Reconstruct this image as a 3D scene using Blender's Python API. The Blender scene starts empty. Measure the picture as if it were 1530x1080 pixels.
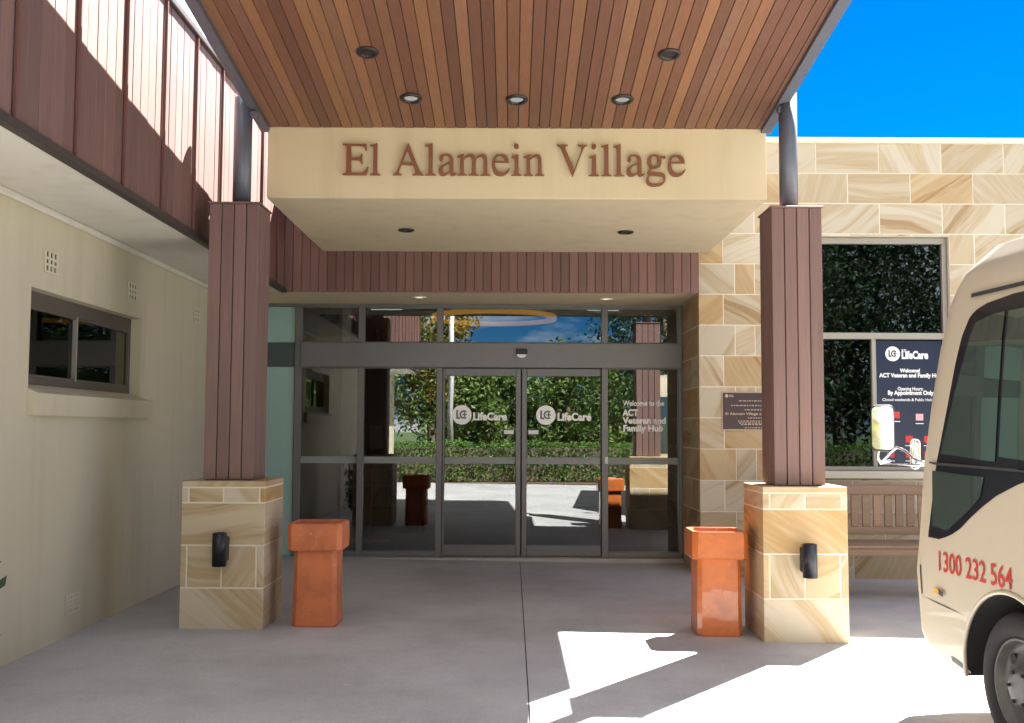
import bpy, bmesh, math, random
from mathutils import Vector, Matrix, noise
random.seed(7)
R = math.radians
sc = bpy.context.scene
COL = sc.collection

# ------------------------------------------------------------------ camera, sky, sun, exposure
F_PX, CAM_H, PITCH, ROLL = 1550.0, 1.455, R(3.765), R(0.25)
cd = bpy.data.cameras.new('camera'); cam = bpy.data.objects.new('camera', cd); COL.objects.link(cam)
cd.sensor_fit = 'HORIZONTAL'; cd.sensor_width = 36.0; cd.lens = 36.0 * F_PX / 1530.0
cd.clip_start = 0.05; cd.clip_end = 2000.0
CAM_M = Matrix.Rotation(math.pi / 2 + PITCH, 3, 'X') @ Matrix.Rotation(ROLL, 3, 'Z')
cam.matrix_world = Matrix.Translation((0, 0, CAM_H)) @ CAM_M.to_4x4()
sc.camera = cam

SUN = Vector((0.508, 0.675, 1.0)).normalized()          # towards the sun
CLOUD_OFF, CLOUD_L = (14.6, -59.81, 0.0), 7.0  # offset keeps the view clear and puts cloud behind the camera
world = bpy.data.worlds.new('World'); sc.world = world; world.use_nodes = True
wn = world.node_tree.nodes; wl = world.node_tree.links; wn.clear()
w_out = wn.new('ShaderNodeOutputWorld'); w_bg = wn.new('ShaderNodeBackground'); w_sky = wn.new('ShaderNodeTexSky')
w_sky.sky_type = 'NISHITA'; w_sky.sun_disc = False
w_sky.sun_elevation = math.asin(SUN.z); w_sky.sun_rotation = math.atan2(SUN.x, SUN.y)
w_sky.air_density = 0.75; w_sky.dust_density = 0.0; w_sky.ozone_density = 6.0; w_sky.altitude = 600
w_hs = wn.new('ShaderNodeHueSaturation'); w_hs.inputs['Saturation'].default_value = 1.42; w_hs.inputs['Hue'].default_value = 0.503; w_hs.inputs['Value'].default_value = 0.35
wl.new(w_sky.outputs[0], w_hs.inputs['Color'])
# scattered cloud over the whole sky, added partly for white fill light, laid out on a flat layer above the place
w_tc = wn.new('ShaderNodeTexCoord'); w_sep = wn.new('ShaderNodeSeparateXYZ'); wl.new(w_tc.outputs['Generated'], w_sep.inputs[0])
w_add = wn.new('ShaderNodeMath'); w_add.operation = 'ADD'; w_add.inputs[1].default_value = 0.22; wl.new(w_sep.outputs[2], w_add.inputs[0])
w_mx = wn.new('ShaderNodeMath'); w_mx.operation = 'MAXIMUM'; w_mx.inputs[1].default_value = 0.05; wl.new(w_add.outputs[0], w_mx.inputs[0])
w_div = wn.new('ShaderNodeVectorMath'); w_div.operation = 'DIVIDE'; wl.new(w_tc.outputs['Generated'], w_div.inputs[0])
w_cmb = wn.new('ShaderNodeCombineXYZ'); w_cmb.inputs[2].default_value = 1.0
for k_ in (0, 1): wl.new(w_mx.outputs[0], w_cmb.inputs[k_])
wl.new(w_cmb.outputs[0], w_div.inputs[1])
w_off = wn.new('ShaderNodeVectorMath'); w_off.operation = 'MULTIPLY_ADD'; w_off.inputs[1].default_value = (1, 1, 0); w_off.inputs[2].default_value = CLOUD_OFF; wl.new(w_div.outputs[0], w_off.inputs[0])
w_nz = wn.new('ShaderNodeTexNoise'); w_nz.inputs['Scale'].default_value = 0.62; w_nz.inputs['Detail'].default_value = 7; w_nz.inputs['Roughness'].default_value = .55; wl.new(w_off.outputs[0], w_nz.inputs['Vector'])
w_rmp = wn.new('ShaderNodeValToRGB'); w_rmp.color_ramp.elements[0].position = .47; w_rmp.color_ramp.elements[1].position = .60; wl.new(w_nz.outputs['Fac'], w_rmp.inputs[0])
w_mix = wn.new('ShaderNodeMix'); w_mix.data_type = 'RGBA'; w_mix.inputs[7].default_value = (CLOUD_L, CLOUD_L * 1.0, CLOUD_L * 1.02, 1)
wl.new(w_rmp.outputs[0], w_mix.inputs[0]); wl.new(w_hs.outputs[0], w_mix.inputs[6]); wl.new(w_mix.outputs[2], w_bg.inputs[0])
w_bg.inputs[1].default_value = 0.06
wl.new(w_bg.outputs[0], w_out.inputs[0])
ld = bpy.data.lights.new('sun', 'SUN'); ld.energy = 5.0; ld.angle = R(0.5); ld.color = (1.0, 0.975, 0.925)
sun = bpy.data.objects.new('sun', ld); COL.objects.link(sun)
sun.rotation_euler = SUN.to_track_quat('Z', 'Y').to_euler(); sun.location = (20, 27, 40)
vs = sc.view_settings; vs.view_transform = 'Standard'; vs.look = 'None'; vs.gamma = 1.0; vs.use_curve_mapping = False
vs.exposure = 3.22
sc.cycles.use_denoising = True
sc.cycles.max_bounces = 10; sc.cycles.diffuse_bounces = 8; sc.cycles.glossy_bounces = 5
sc.cycles.transparent_max_bounces = 16; sc.cycles.sample_clamp_indirect = 6.0
sc.cycles.caustics_reflective = False; sc.cycles.caustics_refractive = False

# ------------------------------------------------------------------ helpers
def ray(x, y): return CAM_M @ Vector(((x - 765) / F_PX, -(y - 540) / F_PX, -1.0))
def at(x, y, X=None, Y=None, Z=None):
    d = ray(x, y)
    t = X / d.x if X is not None else (Y / d.y if Y is not None else (Z - CAM_H) / d.z)
    return Vector((0, 0, CAM_H)) + d * t
def gz(x): return -0.0125 * max(-3.3, min(6.0, x))      # the paving falls gently to the right

class MB:
    """collects shapes; build() links them as one mesh object"""
    def __init__(s): s.v = []; s.f = []; s.sm = []
    def add(s, vs_, fs_, smooth=False):
        b = len(s.v); s.v += [tuple(p) for p in vs_]
        for f in fs_: s.f.append(tuple(i + b for i in f)); s.sm.append(smooth)
        return s
    def box(s, x0, x1, y0, y1, z0, z1):
        vs_ = [(x, y, z) for z in (z0, z1) for y in (y0, y1) for x in (x0, x1)]
        return s.add(vs_, [(0, 2, 3, 1), (4, 5, 7, 6), (0, 1, 5, 4), (2, 6, 7, 3), (0, 4, 6, 2), (1, 3, 7, 5)])
    def cbox(s, x0, x1, y0, y1, z0, z1, c=0.004):
        """box with chamfered edges (44 triangles)"""
        c = min(c, (x1 - x0) * .45, (y1 - y0) * .45, (z1 - z0) * .45)
        bm = bmesh.new(); bmesh.ops.create_cube(bm, size=1)
        for v in bm.verts:
            v.co = Vector(((x0 + x1) / 2 + v.co.x * (x1 - x0), (y0 + y1) / 2 + v.co.y * (y1 - y0), (z0 + z1) / 2 + v.co.z * (z1 - z0)))
        bmesh.ops.bevel(bm, geom=list(bm.edges), offset=c, segments=1, affect='EDGES', profile=.5)
        return s.bm(bm)
    def bm(s, bm, smooth=False):
        bm.verts.index_update()
        s.add([v.co[:] for v in bm.verts], [[v.index for v in f.verts] for f in bm.faces], smooth); bm.free(); return s
    def tube(s, pts, r, n=10, cap=True, smooth=True):
        pts = [Vector(p) for p in pts]; rs = r if isinstance(r, (list, tuple)) else [r] * len(pts)
        vs_ = []; up = None
        for i, p in enumerate(pts):
            d = (pts[min(i + 1, len(pts) - 1)] - pts[max(i - 1, 0)]).normalized()
            if up is None:
                up = d.orthogonal().normalized()
            up = (up - d * up.dot(d)).normalized(); w = d.cross(up)
            for k in range(n):
                a = 2 * math.pi * k / n; vs_.append(p + (up * math.cos(a) + w * math.sin(a)) * rs[i])
        fs_ = [(i * n + k, i * n + (k + 1) % n, (i + 1) * n + (k + 1) % n, (i + 1) * n + k) for i in range(len(pts) - 1) for k in range(n)]
        s.add(vs_, fs_, smooth)
        if cap:
            b = len(s.v) - len(vs_)
            s.f.append(tuple(b + k for k in reversed(range(n)))); s.sm.append(False)
            s.f.append(tuple(b + (len(pts) - 1) * n + k for k in range(n))); s.sm.append(False)
        return s
    def lathe(s, prof, n=24, axis='Z', origin=(0, 0, 0), smooth=True):
        o = Vector(origin); vs_ = []
        for r, h in prof:
            for k in range(n):
                a = 2 * math.pi * k / n; c, q = r * math.cos(a), r * math.sin(a)
                vs_.append(o + Vector({'Z': (c, q, h), 'Y': (c, h, q), 'X': (h, c, q)}[axis]))
        fs_ = [(i * n + k, i * n + (k + 1) % n, (i + 1) * n + (k + 1) % n, (i + 1) * n + k) for i in range(len(prof) - 1) for k in range(n)]
        return s.add(vs_, fs_, smooth)
    def quad(s, a, b, c, d): return s.add([a, b, c, d], [(0, 1, 2, 3)])
    def mesh(s, name):
        me = bpy.data.meshes.new(name); me.from_pydata(s.v, [], s.f); me.update()
        me.polygons.foreach_set('use_smooth', s.sm); return me
    def build(s, name, m, parent=None, recalc=True):
        me = s.mesh(name)
        if recalc:
            bm = bmesh.new(); bm.from_mesh(me); bmesh.ops.recalc_face_normals(bm, faces=bm.faces); bm.to_mesh(me); bm.free()
        return link(name, me, m, parent)

def link(name, me, m=None, parent=None, loc=None):
    o = bpy.data.objects.new(name, me); COL.objects.link(o)
    if m is not None and len(me.materials) == 0: me.materials.append(M[m])
    if parent is not None: o.parent = parent; o.matrix_parent_inverse = Matrix.Translation(parent.location).inverted() if parent.rotation_euler.z == 0 else Matrix.Identity(4)
    if loc is not None: o.location = loc
    return o
def tag(o, label, cat, group=None):
    o['label'] = label; o['category'] = cat
    if group: o['group'] = group
    return o
def thing(name, loc, label, cat, group=None, rz=0.0):
    o = bpy.data.objects.new(name, None); COL.objects.link(o); o.location = loc; o.rotation_euler = (0, 0, rz)
    o.empty_display_size = 0.2
    return tag(o, label, cat, group)
def struct(o): o['kind'] = 'structure'; return o

# ------------------------------------------------------------------ materials
M = {}
def new_mat(name):
    m = bpy.data.materials.new(name); m.use_nodes = True; nt = m.node_tree; nt.nodes.clear()
    out = nt.nodes.new('ShaderNodeOutputMaterial'); M[name] = m
    return m, nt, out
def N(nt, typ, **kw):
    n = nt.nodes.new(typ)
    for k, v in kw.items():
        if k in n.inputs.keys(): n.inputs[k].default_value = v
        else: setattr(n, k, v)
    return n
def ramp(nt, fac, stops, interp='LINEAR'):
    r = nt.nodes.new('ShaderNodeValToRGB'); r.color_ramp.interpolation = interp
    el = r.color_ramp.elements
    while len(el) < len(stops): el.new(0.5)
    for e, (p, c) in zip(el, stops): e.position = p; e.color = (*c, 1)
    nt.links.new(fac, r.inputs[0]); return r.outputs[0]
def mixc(nt, a, b, fac, typ='MIX'):
    n = nt.nodes.new('ShaderNodeMix'); n.data_type = 'RGBA'; n.blend_type = typ
    for sock, val in ((n.inputs[0], fac), (n.inputs[6], a), (n.inputs[7], b)):
        if isinstance(val, (int, float)): sock.default_value = val
        elif isinstance(val, tuple): sock.default_value = (*val, 1)
        else: nt.links.new(val, sock)
    return n.outputs[2]
def coords(nt, kind='Object'): return nt.nodes.new('ShaderNodeTexCoord').outputs[kind]
def position(nt): return nt.nodes.new('ShaderNodeNewGeometry').outputs['Position']
def noise_n(nt, vec, scale, detail=4, rough=.6, dist=0):
    n = N(nt, 'ShaderNodeTexNoise', Scale=scale, Detail=detail, Roughness=rough, Distortion=dist)
    nt.links.new(vec, n.inputs['Vector']); return n.outputs['Fac']
def finish(nt, out, color, rough=.6, metallic=0.0, bump=None, bump_s=.2, bump_d=.01, coat=0.0, spec=.5, emit=None, emit_s=0):
    b = nt.nodes.new('ShaderNodeBsdfPrincipled')
    def put(k, v):
        if isinstance(v, tuple): b.inputs[k].default_value = (*v, 1)
        elif isinstance(v, (int, float)): b.inputs[k].default_value = v
        else: nt.links.new(v, b.inputs[k])
    put('Base Color', color); put('Roughness', rough); put('Metallic', metallic); put('Coat Weight', coat); put('Specular IOR Level', spec)
    if emit: put('Emission Color', emit); put('Emission Strength', emit_s)
    if bump is not None:
        bp = N(nt, 'ShaderNodeBump', Strength=bump_s, Distance=bump_d); nt.links.new(bump, bp.inputs['Height']); nt.links.new(bp.outputs[0], b.inputs['Normal'])
    nt.links.new(b.outputs[0], out.inputs[0]); return b
def plain(name, col, rough=.5, metallic=0.0, var=.12, scale=6.0, bump_s=.05, coat=0.0, bscale=80, spec=.5):
    m, nt, out = new_mat(name); p = position(nt)
    n1 = noise_n(nt, p, scale, 5, .65)
    c = mixc(nt, tuple(x * (1 - var) for x in col), tuple(min(1, x * (1 + var)) for x in col), n1)
    rr = N(nt, 'ShaderNodeMapRange'); rr.inputs[3].default_value = max(0, rough - .06); rr.inputs[4].default_value = min(1, rough + .08)
    nt.links.new(noise_n(nt, p, scale * 3, 4), rr.inputs[0])
    finish(nt, out, c, rr.outputs[0], metallic, noise_n(nt, p, bscale, 3), bump_s, .004, coat, spec)

def timber(name, stops, axis, spread=1.0, rough=.55):
    """boards: colour drawn per board, with long grain along axis"""
    m, nt, out = new_mat(name)
    oi = nt.nodes.new('ShaderNodeObjectInfo')
    vec = position(nt)
    off = N(nt, 'ShaderNodeVectorMath', operation='ADD'); nt.links.new(vec, off.inputs[0])
    sc_ = N(nt, 'ShaderNodeVectorMath', operation='SCALE'); sc_.inputs[0].default_value = (13, 7, 19); nt.links.new(oi.outputs['Random'], sc_.inputs['Scale'])
    nt.links.new(sc_.outputs[0], off.inputs[1])
    mp = N(nt, 'ShaderNodeMapping'); s = [60.0, 60.0, 60.0]; s[axis] = 1.6; mp.inputs['Scale'].default_value = s
    nt.links.new(off.outputs[0], mp.inputs[0])
    grain = noise_n(nt, mp.outputs[0], 1.0, 5, .6, .4)
    base = ramp(nt, oi.outputs['Random'], stops)
    c = mixc(nt, base, mixc(nt, base, (.55, .5, .48), 1.0, 'MULTIPLY'), grain)
    blotch = noise_n(nt, off.outputs[0], 1.3, 4)
    c = mixc(nt, c, mixc(nt, c, (1.22, 1.18, 1.15), 1.0, 'MULTIPLY'), blotch)
    finish(nt, out, c, rough, 0, grain, .25, .003)
timber('soffit_timber', [(0, (.14, .066, .044)), (.3, (.185, .088, .054)), (.55, (.225, .11, .06)), (.8, (.30, .152, .074)), (1, (.185, .1, .073))], 1, rough=.5)
timber('cladding_timber', [(0, (.16, .088, .076)), (.5, (.19, .103, .089)), (1, (.225, .125, .107))], 2, rough=.6)
timber('column_timber', [(0, (.175, .105, .092)), (.5, (.195, .117, .103)), (1, (.215, .13, .113))], 2, rough=.6)
timber('bench_timber', [(0, (.22, .15, .1)), (.5, (.27, .185, .12)), (1, (.32, .22, .145))], 0, rough=.65)

def sandstone(name, pale, tan, rust, contrast=1.0, fine=1.0):
    m, nt, out = new_mat(name)
    oi = nt.nodes.new('ShaderNodeObjectInfo'); p = position(nt); rnd = oi.outputs['Random']
    off = N(nt, 'ShaderNodeVectorMath', operation='ADD'); nt.links.new(p, off.inputs[0])
    s1 = N(nt, 'ShaderNodeVectorMath', operation='SCALE'); s1.inputs[0].default_value = (31, 17, 23); nt.links.new(rnd, s1.inputs['Scale'])
    nt.links.new(s1.outputs[0], off.inputs[1])
    rot = N(nt, 'ShaderNodeVectorRotate', rotation_type='AXIS_ANGLE'); rot.inputs['Axis'].default_value = (.12, .95, .1)
    ang = N(nt, 'ShaderNodeMath', operation='MULTIPLY'); ang.inputs[1].default_value = 37.0; nt.links.new(rnd, ang.inputs[0])
    sn = N(nt, 'ShaderNodeMath', operation='SINE'); nt.links.new(ang.outputs[0], sn.inputs[0])
    am = N(nt, 'ShaderNodeMath', operation='MULTIPLY'); am.inputs[1].default_value = 1.15; nt.links.new(sn.outputs[0], am.inputs[0])
    nt.links.new(am.outputs[0], rot.inputs['Angle']); nt.links.new(off.outputs[0], rot.inputs['Vector'])
    v = rot.outputs[0]
    # gently folded bedding: the height across the beds, bent by a slow noise
    warp = N(nt, 'ShaderNodeTexNoise', Scale=.9, Detail=1.0); nt.links.new(v, warp.inputs['Vector'])
    wv = N(nt, 'ShaderNodeVectorMath', operation='MULTIPLY_ADD'); wv.inputs[1].default_value = (.22, .22, .34)
    nt.links.new(warp.outputs['Color'], wv.inputs[0]); nt.links.new(v, wv.inputs[2])
    mp = N(nt, 'ShaderNodeMapping'); mp.inputs['Scale'].default_value = (.3, .3, 4.6 * fine); nt.links.new(wv.outputs[0], mp.inputs[0])
    beds = noise_n(nt, mp.outputs[0], 1.0, 5, .62)
    mp2 = N(nt, 'ShaderNodeMapping'); mp2.inputs['Scale'].default_value = (.8, .8, 26 * fine); nt.links.new(wv.outputs[0], mp2.inputs[0])
    lines = noise_n(nt, mp2.outputs[0], 1.0, 3, .6)
    c1 = ramp(nt, beds, [(0, pale), (.44, pale), (.53, tan), (.59, tuple((a + b) / 2 for a, b in zip(pale, tan))), (.64, rust), (.70, tuple(q * .9 for q in rust)), (.76, tan), (1, pale)])
    c2 = mixc(nt, c1, mixc(nt, c1, rust, .5), ramp(nt, lines, [(0, (0, 0, 0)), (.57, (0, 0, 0)), (.72, (contrast * .6,) * 3), (1, (contrast * .3,) * 3)]))
    tsh = N(nt, 'ShaderNodeMath', operation='MULTIPLY'); tsh.inputs[1].default_value = 7.31; nt.links.new(rnd, tsh.inputs[0])
    tfr = N(nt, 'ShaderNodeMath', operation='FRACT'); nt.links.new(tsh.outputs[0], tfr.inputs[0])
    tone = ramp(nt, tfr.outputs[0], [(0, (1.14, 1.13, 1.12)), (.3, (1.04, 1.02, 1.0)), (.55, (.98, .95, .9)), (.8, (1.02, .9, .72)), (1, (1.0, .82, .56))])
    c3 = mixc(nt, c2, tone, 1.0, 'MULTIPLY')
    grain = noise_n(nt, p, 160, 3)
    c4 = mixc(nt, c3, mixc(nt, c3, (.86, .85, .84), 1.0, 'MULTIPLY'), grain)
    finish(nt, out, c4, .78, 0, grain, .22, .003)
sandstone('sandstone_wall', (.47, .415, .325), (.40, .315, .20), (.32, .22, .115))
sandstone('sandstone_pier', (.53, .46, .35), (.43, .325, .19), (.32, .195, .085), 1.2, .85)
plain('mortar', (.66, .60, .48), .9, var=.08, bump_s=.1)

def wall_render(name, col, dirt=.15):
    m, nt, out = new_mat(name); p = position(nt)
    big = noise_n(nt, p, .8, 5, .6); fine = noise_n(nt, p, 240, 3)
    mp = N(nt, 'ShaderNodeMapping'); mp.inputs['Scale'].default_value = (5, 5, .5); nt.links.new(p, mp.inputs[0])
    streak = noise_n(nt, mp.outputs[0], 1, 4)
    c = mixc(nt, col, tuple(x * (1 - dirt) for x in col), big)
    c = mixc(nt, c, mixc(nt, c, (.9, .89, .86), 1.0, 'MULTIPLY'), ramp(nt, streak, [(0, (0, 0, 0)), (.5, (0, 0, 0)), (.75, (1, 1, 1))]))
    finish(nt, out, c, .85, 0, fine, .18, .002)
wall_render('cream_render', (.60, .535, .39))
wall_render('fascia_render', (.66, .56, .37), .06)
wall_render('soffit_paint', (.62, .53, .36), .05)
wall_render('eave_paint', (.66, .63, .55), .06)
wall_render('interior_paint', (.45, .42, .36), .08)

# ground
def concrete(name, col):
    m, nt, out = new_mat(name); p = position(nt)
    big = noise_n(nt, p, .55, 6, .6); mid = noise_n(nt, p, 3.2, 6, .7, .6); fine = noise_n(nt, p, 130, 3)
    c = mixc(nt, tuple(x * .78 for x in col), tuple(x * 1.12 for x in col), ramp(nt, big, [(0, (0, 0, 0)), (.38, (.15, .15, .15)), (.55, (.8, .8, .8)), (1, (1, 1, 1))]))
    stain = ramp(nt, mid, [(0, (.8, .8, .82)), (.38, (.93, .93, .93)), (.5, (1, 1, 1)), (.72, (1.06, 1.05, 1.03)), (1, (1.14, 1.12, 1.08))])
    c = mixc(nt, c, stain, 1.0, 'MULTIPLY')
    vor = N(nt, 'ShaderNodeTexVoronoi', Scale=2.1); nt.links.new(p, vor.inputs['Vector'])
    spots = ramp(nt, vor.outputs['Distance'], [(0, (1.5, 1.5, 1.45)), (.028, (1.4, 1.4, 1.38)), (.034, (1, 1, 1)), (1, (1, 1, 1))])
    c = mixc(nt, c, spots, .7, 'MULTIPLY')
    c = mixc(nt, c, mixc(nt, c, (.74, .74, .75), 1.0, 'MULTIPLY'), ramp(nt, noise_n(nt, p, 60, 6, .8), [(0, (0, 0, 0)), (.42, (.1, .1, .1)), (.62, (.7, .7, .7)), (1, (1, 1, 1))]))
    rr = N(nt, 'ShaderNodeMapRange'); rr.inputs[3].default_value = .5; rr.inputs[4].default_value = .8; nt.links.new(mid, rr.inputs[0])
    finish(nt, out, c, rr.outputs[0], 0, fine, .15, .002)
concrete('concrete', (.49, .485, .485))
concrete('threshold_concrete', (.42, .41, .39))
plain('joint_filler', (.12, .12, .12), .9)
plain('soil', (.13, .085, .055), .95, var=.4, scale=30, bump_s=.6, bscale=40)
plain('lawn', (.07, .11, .035), .95, var=.35, scale=8, bump_s=.5)
plain('asphalt', (.05, .05, .052), .9, var=.2, scale=20, bump_s=.3, bscale=160)

plain('frame_metal', (.155, .15, .15), .42, .25, var=.06)
plain('steel_paint', (.11, .12, .15), .4, .15, var=.08)
plain('window_frame', (.30, .275, .235), .5, .1, var=.06)
plain('brown_frame', (.115, .095, .075), .5, .1, var=.08)
plain('batten_red', (.13, .05, .04), .5, var=.15)
plain('flashing', (.06, .045, .042), .5, .3)
plain('dark_gap', (.018, .013, .011), .9)
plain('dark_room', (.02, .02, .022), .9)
plain('sign_letter', (.235, .088, .04), .45, .2, var=.1, scale=12)
plain('black_metal', (.012, .012, .018), .38, .3, var=.2)
plain('downlight_trim', (.03, .024, .024), .4, .3)
plain('white_plastic', (.72, .73, .70), .4)
plain('print_white', (.9, .9, .88), .6, var=.02)
plain('print_red', (.62, .03, .02), .5)
plain('number_red', (.42, .018, .012), .5)
plain('print_pink', (.75, .42, .44), .5)
plain('print_blue', (.008, .014, .045), .3, var=.05)
plain('print_cut', (.10, .12, .11), .4)
plain('plaque_brown', (.045, .028, .035), .35, .5, var=.2, scale=20)
plain('plaque_print', (.42, .33, .24), .5, .3)
plain('vent_plaster', (.62, .57, .43), .8)
plain('chrome', (.85, .85, .86), .08, 1.0, var=.02, bump_s=0)
plain('mirror_glass', (.8, .84, .84), .02, 1.0, var=.01, bump_s=0)
plain('rubber', (.011, .011, .012), .8, var=.3, scale=14, bump_s=.25, bscale=60)
plain('wheel_steel', (.085, .083, .078), .5, .4, var=.4, scale=12)
plain('wheel_dark', (.02, .02, .02), .8)
plain('bus_black', (.012, .012, .016), .22, coat=.5, var=.05, bump_s=0)
plain('bus_trim', (.03, .03, .032), .5)
plain('amber_lens', (.72, .3, .02), .2, coat=.6)
plain('clear_lens', (.62, .64, .64), .12, coat=.6)
plain('red_lens', (.5, .02, .015), .2, coat=.6)
plain('red_paint', (.45, .03, .025), .4)
plain('bin_plastic', (.02, .025, .04), .45)
plain('mat_carpet', (.035, .042, .055), .95, var=.3, scale=60, bump_s=.5, bscale=200)
plain('bark', (.14, .105, .075), .9, var=.35, scale=9, bump_s=.7, bscale=25)
plain('flagpole_white', (.8, .8, .78), .35)
def bus_paint(name, col, coat):
    m, nt, out = new_mat(name); p = position(nt)
    big = noise_n(nt, p, 1.5, 4); dust = noise_n(nt, p, 22, 5, .7)
    c = mixc(nt, col, tuple(x * .9 for x in col), big)
    zz = N(nt, 'ShaderNodeSeparateXYZ'); nt.links.new(p, zz.inputs[0])
    low = N(nt, 'ShaderNodeMapRange'); low.inputs[1].default_value = .9; low.inputs[2].default_value = .3; nt.links.new(zz.outputs[2], low.inputs[0])
    dm = N(nt, 'ShaderNodeMath', operation='MULTIPLY'); nt.links.new(low.outputs[0], dm.inputs[0]); nt.links.new(dust, dm.inputs[1])
    c = mixc(nt, c, (.40, .35, .26), dm.outputs[0])
    rr = N(nt, 'ShaderNodeMapRange'); rr.inputs[3].default_value = .28; rr.inputs[4].default_value = .5; nt.links.new(dust, rr.inputs[0])
    finish(nt, out, c, rr.outputs[0], 0, None, coat=coat)
bus_paint('bus_cream', (.45, .385, .285), .3)
def terracotta(name, col, rough, coat):
    m, nt, out = new_mat(name); p = position(nt)
    n1 = noise_n(nt, p, 5, 6, .65, .5); n2 = noise_n(nt, p, 13, 6, .7, .9); f = noise_n(nt, p, 70, 3)
    c = mixc(nt, col, tuple(x * .66 for x in col), ramp(nt, n1, [(0, (0, 0, 0)), (.4, (.1, .1, .1)), (.7, (1, 1, 1)), (1, (1, 1, 1))]))
    c = mixc(nt, c, (.62, .33, .2), ramp(nt, n2, [(0, (0, 0, 0)), (.62, (0, 0, 0)), (.68, (.6, .6, .6)), (1, (.85, .85, .85))]))
    rr = N(nt, 'ShaderNodeMapRange'); rr.inputs[3].default_value = rough; rr.inputs[4].default_value = rough + .3; nt.links.new(n2, rr.inputs[0])
    finish(nt, out, c, rr.outputs[0], 0, n2, .25, .006, coat)
terracotta('terracotta', (.58, .165, .058), .55, .06)
terracotta('terracotta_glazed', (.58, .15, .03), .22, .6)

def glass(name, refl, tint, rough=0.0, gcol=(.95, .97, .96)):
    m, nt, out = new_mat(name)
    fr = N(nt, 'ShaderNodeFresnel', IOR=1.5)
    mr = N(nt, 'ShaderNodeMapRange'); mr.inputs[1].default_value = .04; mr.inputs[2].default_value = 1; mr.inputs[3].default_value = refl; mr.inputs[4].default_value = 1
    nt.links.new(fr.outputs[0], mr.inputs[0])
    tr = N(nt, 'ShaderNodeBsdfTransparent'); tr.inputs[0].default_value = (*tint, 1)
    gl = N(nt, 'ShaderNodeBsdfGlossy', Roughness=rough); gl.inputs[0].default_value = (*gcol, 1)
    # very slight waviness of float glass
    nz = N(nt, 'ShaderNodeTexNoise', Scale=1.1, Detail=1.0); nt.links.new(position(nt), nz.inputs['Vector'])
    bp = N(nt, 'ShaderNodeBump', Strength=.05, Distance=.01); nt.links.new(nz.outputs['Fac'], bp.inputs['Height']); nt.links.new(bp.outputs[0], gl.inputs['Normal'])
    mx = N(nt, 'ShaderNodeMixShader'); nt.links.new(mr.outputs[0], mx.inputs[0]); nt.links.new(tr.outputs[0], mx.inputs[1]); nt.links.new(gl.outputs[0], mx.inputs[2])
    nt.links.new(mx.outputs[0], out.inputs[0])
glass('door_glass', .135, (.5, .53, .53))
glass('window_glass', .062, (.16, .19, .22), gcol=(.8, .92, 1.0))
glass('dark_glass', .035, (.3, .3, .3))
def backed_glass(name, base, refl, gcol=(1, 1, 1)):
    m, nt, out = new_mat(name)
    d = N(nt, 'ShaderNodeBsdfDiffuse'); d.inputs[0].default_value = (*base, 1)
    gl = N(nt, 'ShaderNodeBsdfGlossy', Roughness=.01); gl.inputs[0].default_value = (*gcol, 1)
    fr = N(nt, 'ShaderNodeFresnel', IOR=1.5)
    mr = N(nt, 'ShaderNodeMapRange'); mr.inputs[1].default_value = .04; mr.inputs[2].default_value = 1; mr.inputs[3].default_value = refl; mr.inputs[4].default_value = 1
    nt.links.new(fr.outputs[0], mr.inputs[0])
    mx = N(nt, 'ShaderNodeMixShader'); nt.links.new(mr.outputs[0], mx.inputs[0]); nt.links.new(d.outputs[0], mx.inputs[1]); nt.links.new(gl.outputs[0], mx.inputs[2])
    nt.links.new(mx.outputs[0], out.inputs[0])
backed_glass('bus_glass', (.05, .07, .06), .36, (.82, .96, .88))
backed_glass('teal_panel', (.31, .5, .48), .10)
backed_glass('teal_band', (.045, .075, .085), .08)
m_, nt_, out_ = new_mat('frosted_strip')
t_ = N(nt_, 'ShaderNodeBsdfTransparent'); d_ = N(nt_, 'ShaderNodeBsdfDiffuse'); d_.inputs[0].default_value = (.42, .44, .42, 1)
x_ = N(nt_, 'ShaderNodeMixShader'); x_.inputs[0].default_value = .62
nt_.links.new(t_.outputs[0], x_.inputs[1]); nt_.links.new(d_.outputs[0], x_.inputs[2]); nt_.links.new(x_.outputs[0], out_.inputs[0])
def emitter(name, col, s):
    m, nt, out = new_mat(name); e = N(nt, 'ShaderNodeEmission', Strength=s); e.inputs[0].default_value = (*col, 1); nt.links.new(e.outputs[0], out.inputs[0])
emitter('warm_lamp', (1, .62, .17), .24)
emitter('lens_faint_glow', (.75, .72, .66), .06)  # unlit lenses get a faint glow so they look pale
emitter('troffer', (.8, .92, .8), .2)
emitter('pendant_glow', (1, .42, .03), .11)

def leafmat(name, c0, c1, c2):
    m, nt, out = new_mat(name); p = position(nt)
    n = noise_n(nt, p, .8, 3); n2 = N(nt, 'ShaderNodeTexWhiteNoise'); g = nt.nodes.new('ShaderNodeNewGeometry')
    nt.links.new(g.outputs['Random Per Island'], n2.inputs['Vector'])
    base = ramp(nt, g.outputs['Random Per Island'], [(0, c0), (.55, c1), (1, c2)])
    c = mixc(nt, base, mixc(nt, base, (.38, .5, .34), 1.0, 'MULTIPLY'), ramp(nt, n, [(0, (0, 0, 0)), (.42, (0, 0, 0)), (.6, (1, 1, 1))]))
    d = N(nt, 'ShaderNodeBsdfPrincipled', Roughness=.5); nt.links.new(c, d.inputs['Base Color'])
    t = N(nt, 'ShaderNodeBsdfTranslucent'); nt.links.new(c, t.inputs[0])
    mx = N(nt, 'ShaderNodeMixShader'); mx.inputs[0].default_value = .3
    nt.links.new(d.outputs[0], mx.inputs[1]); nt.links.new(t.outputs[0], mx.inputs[2]); nt.links.new(mx.outputs[0], out.inputs[0])
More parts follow.
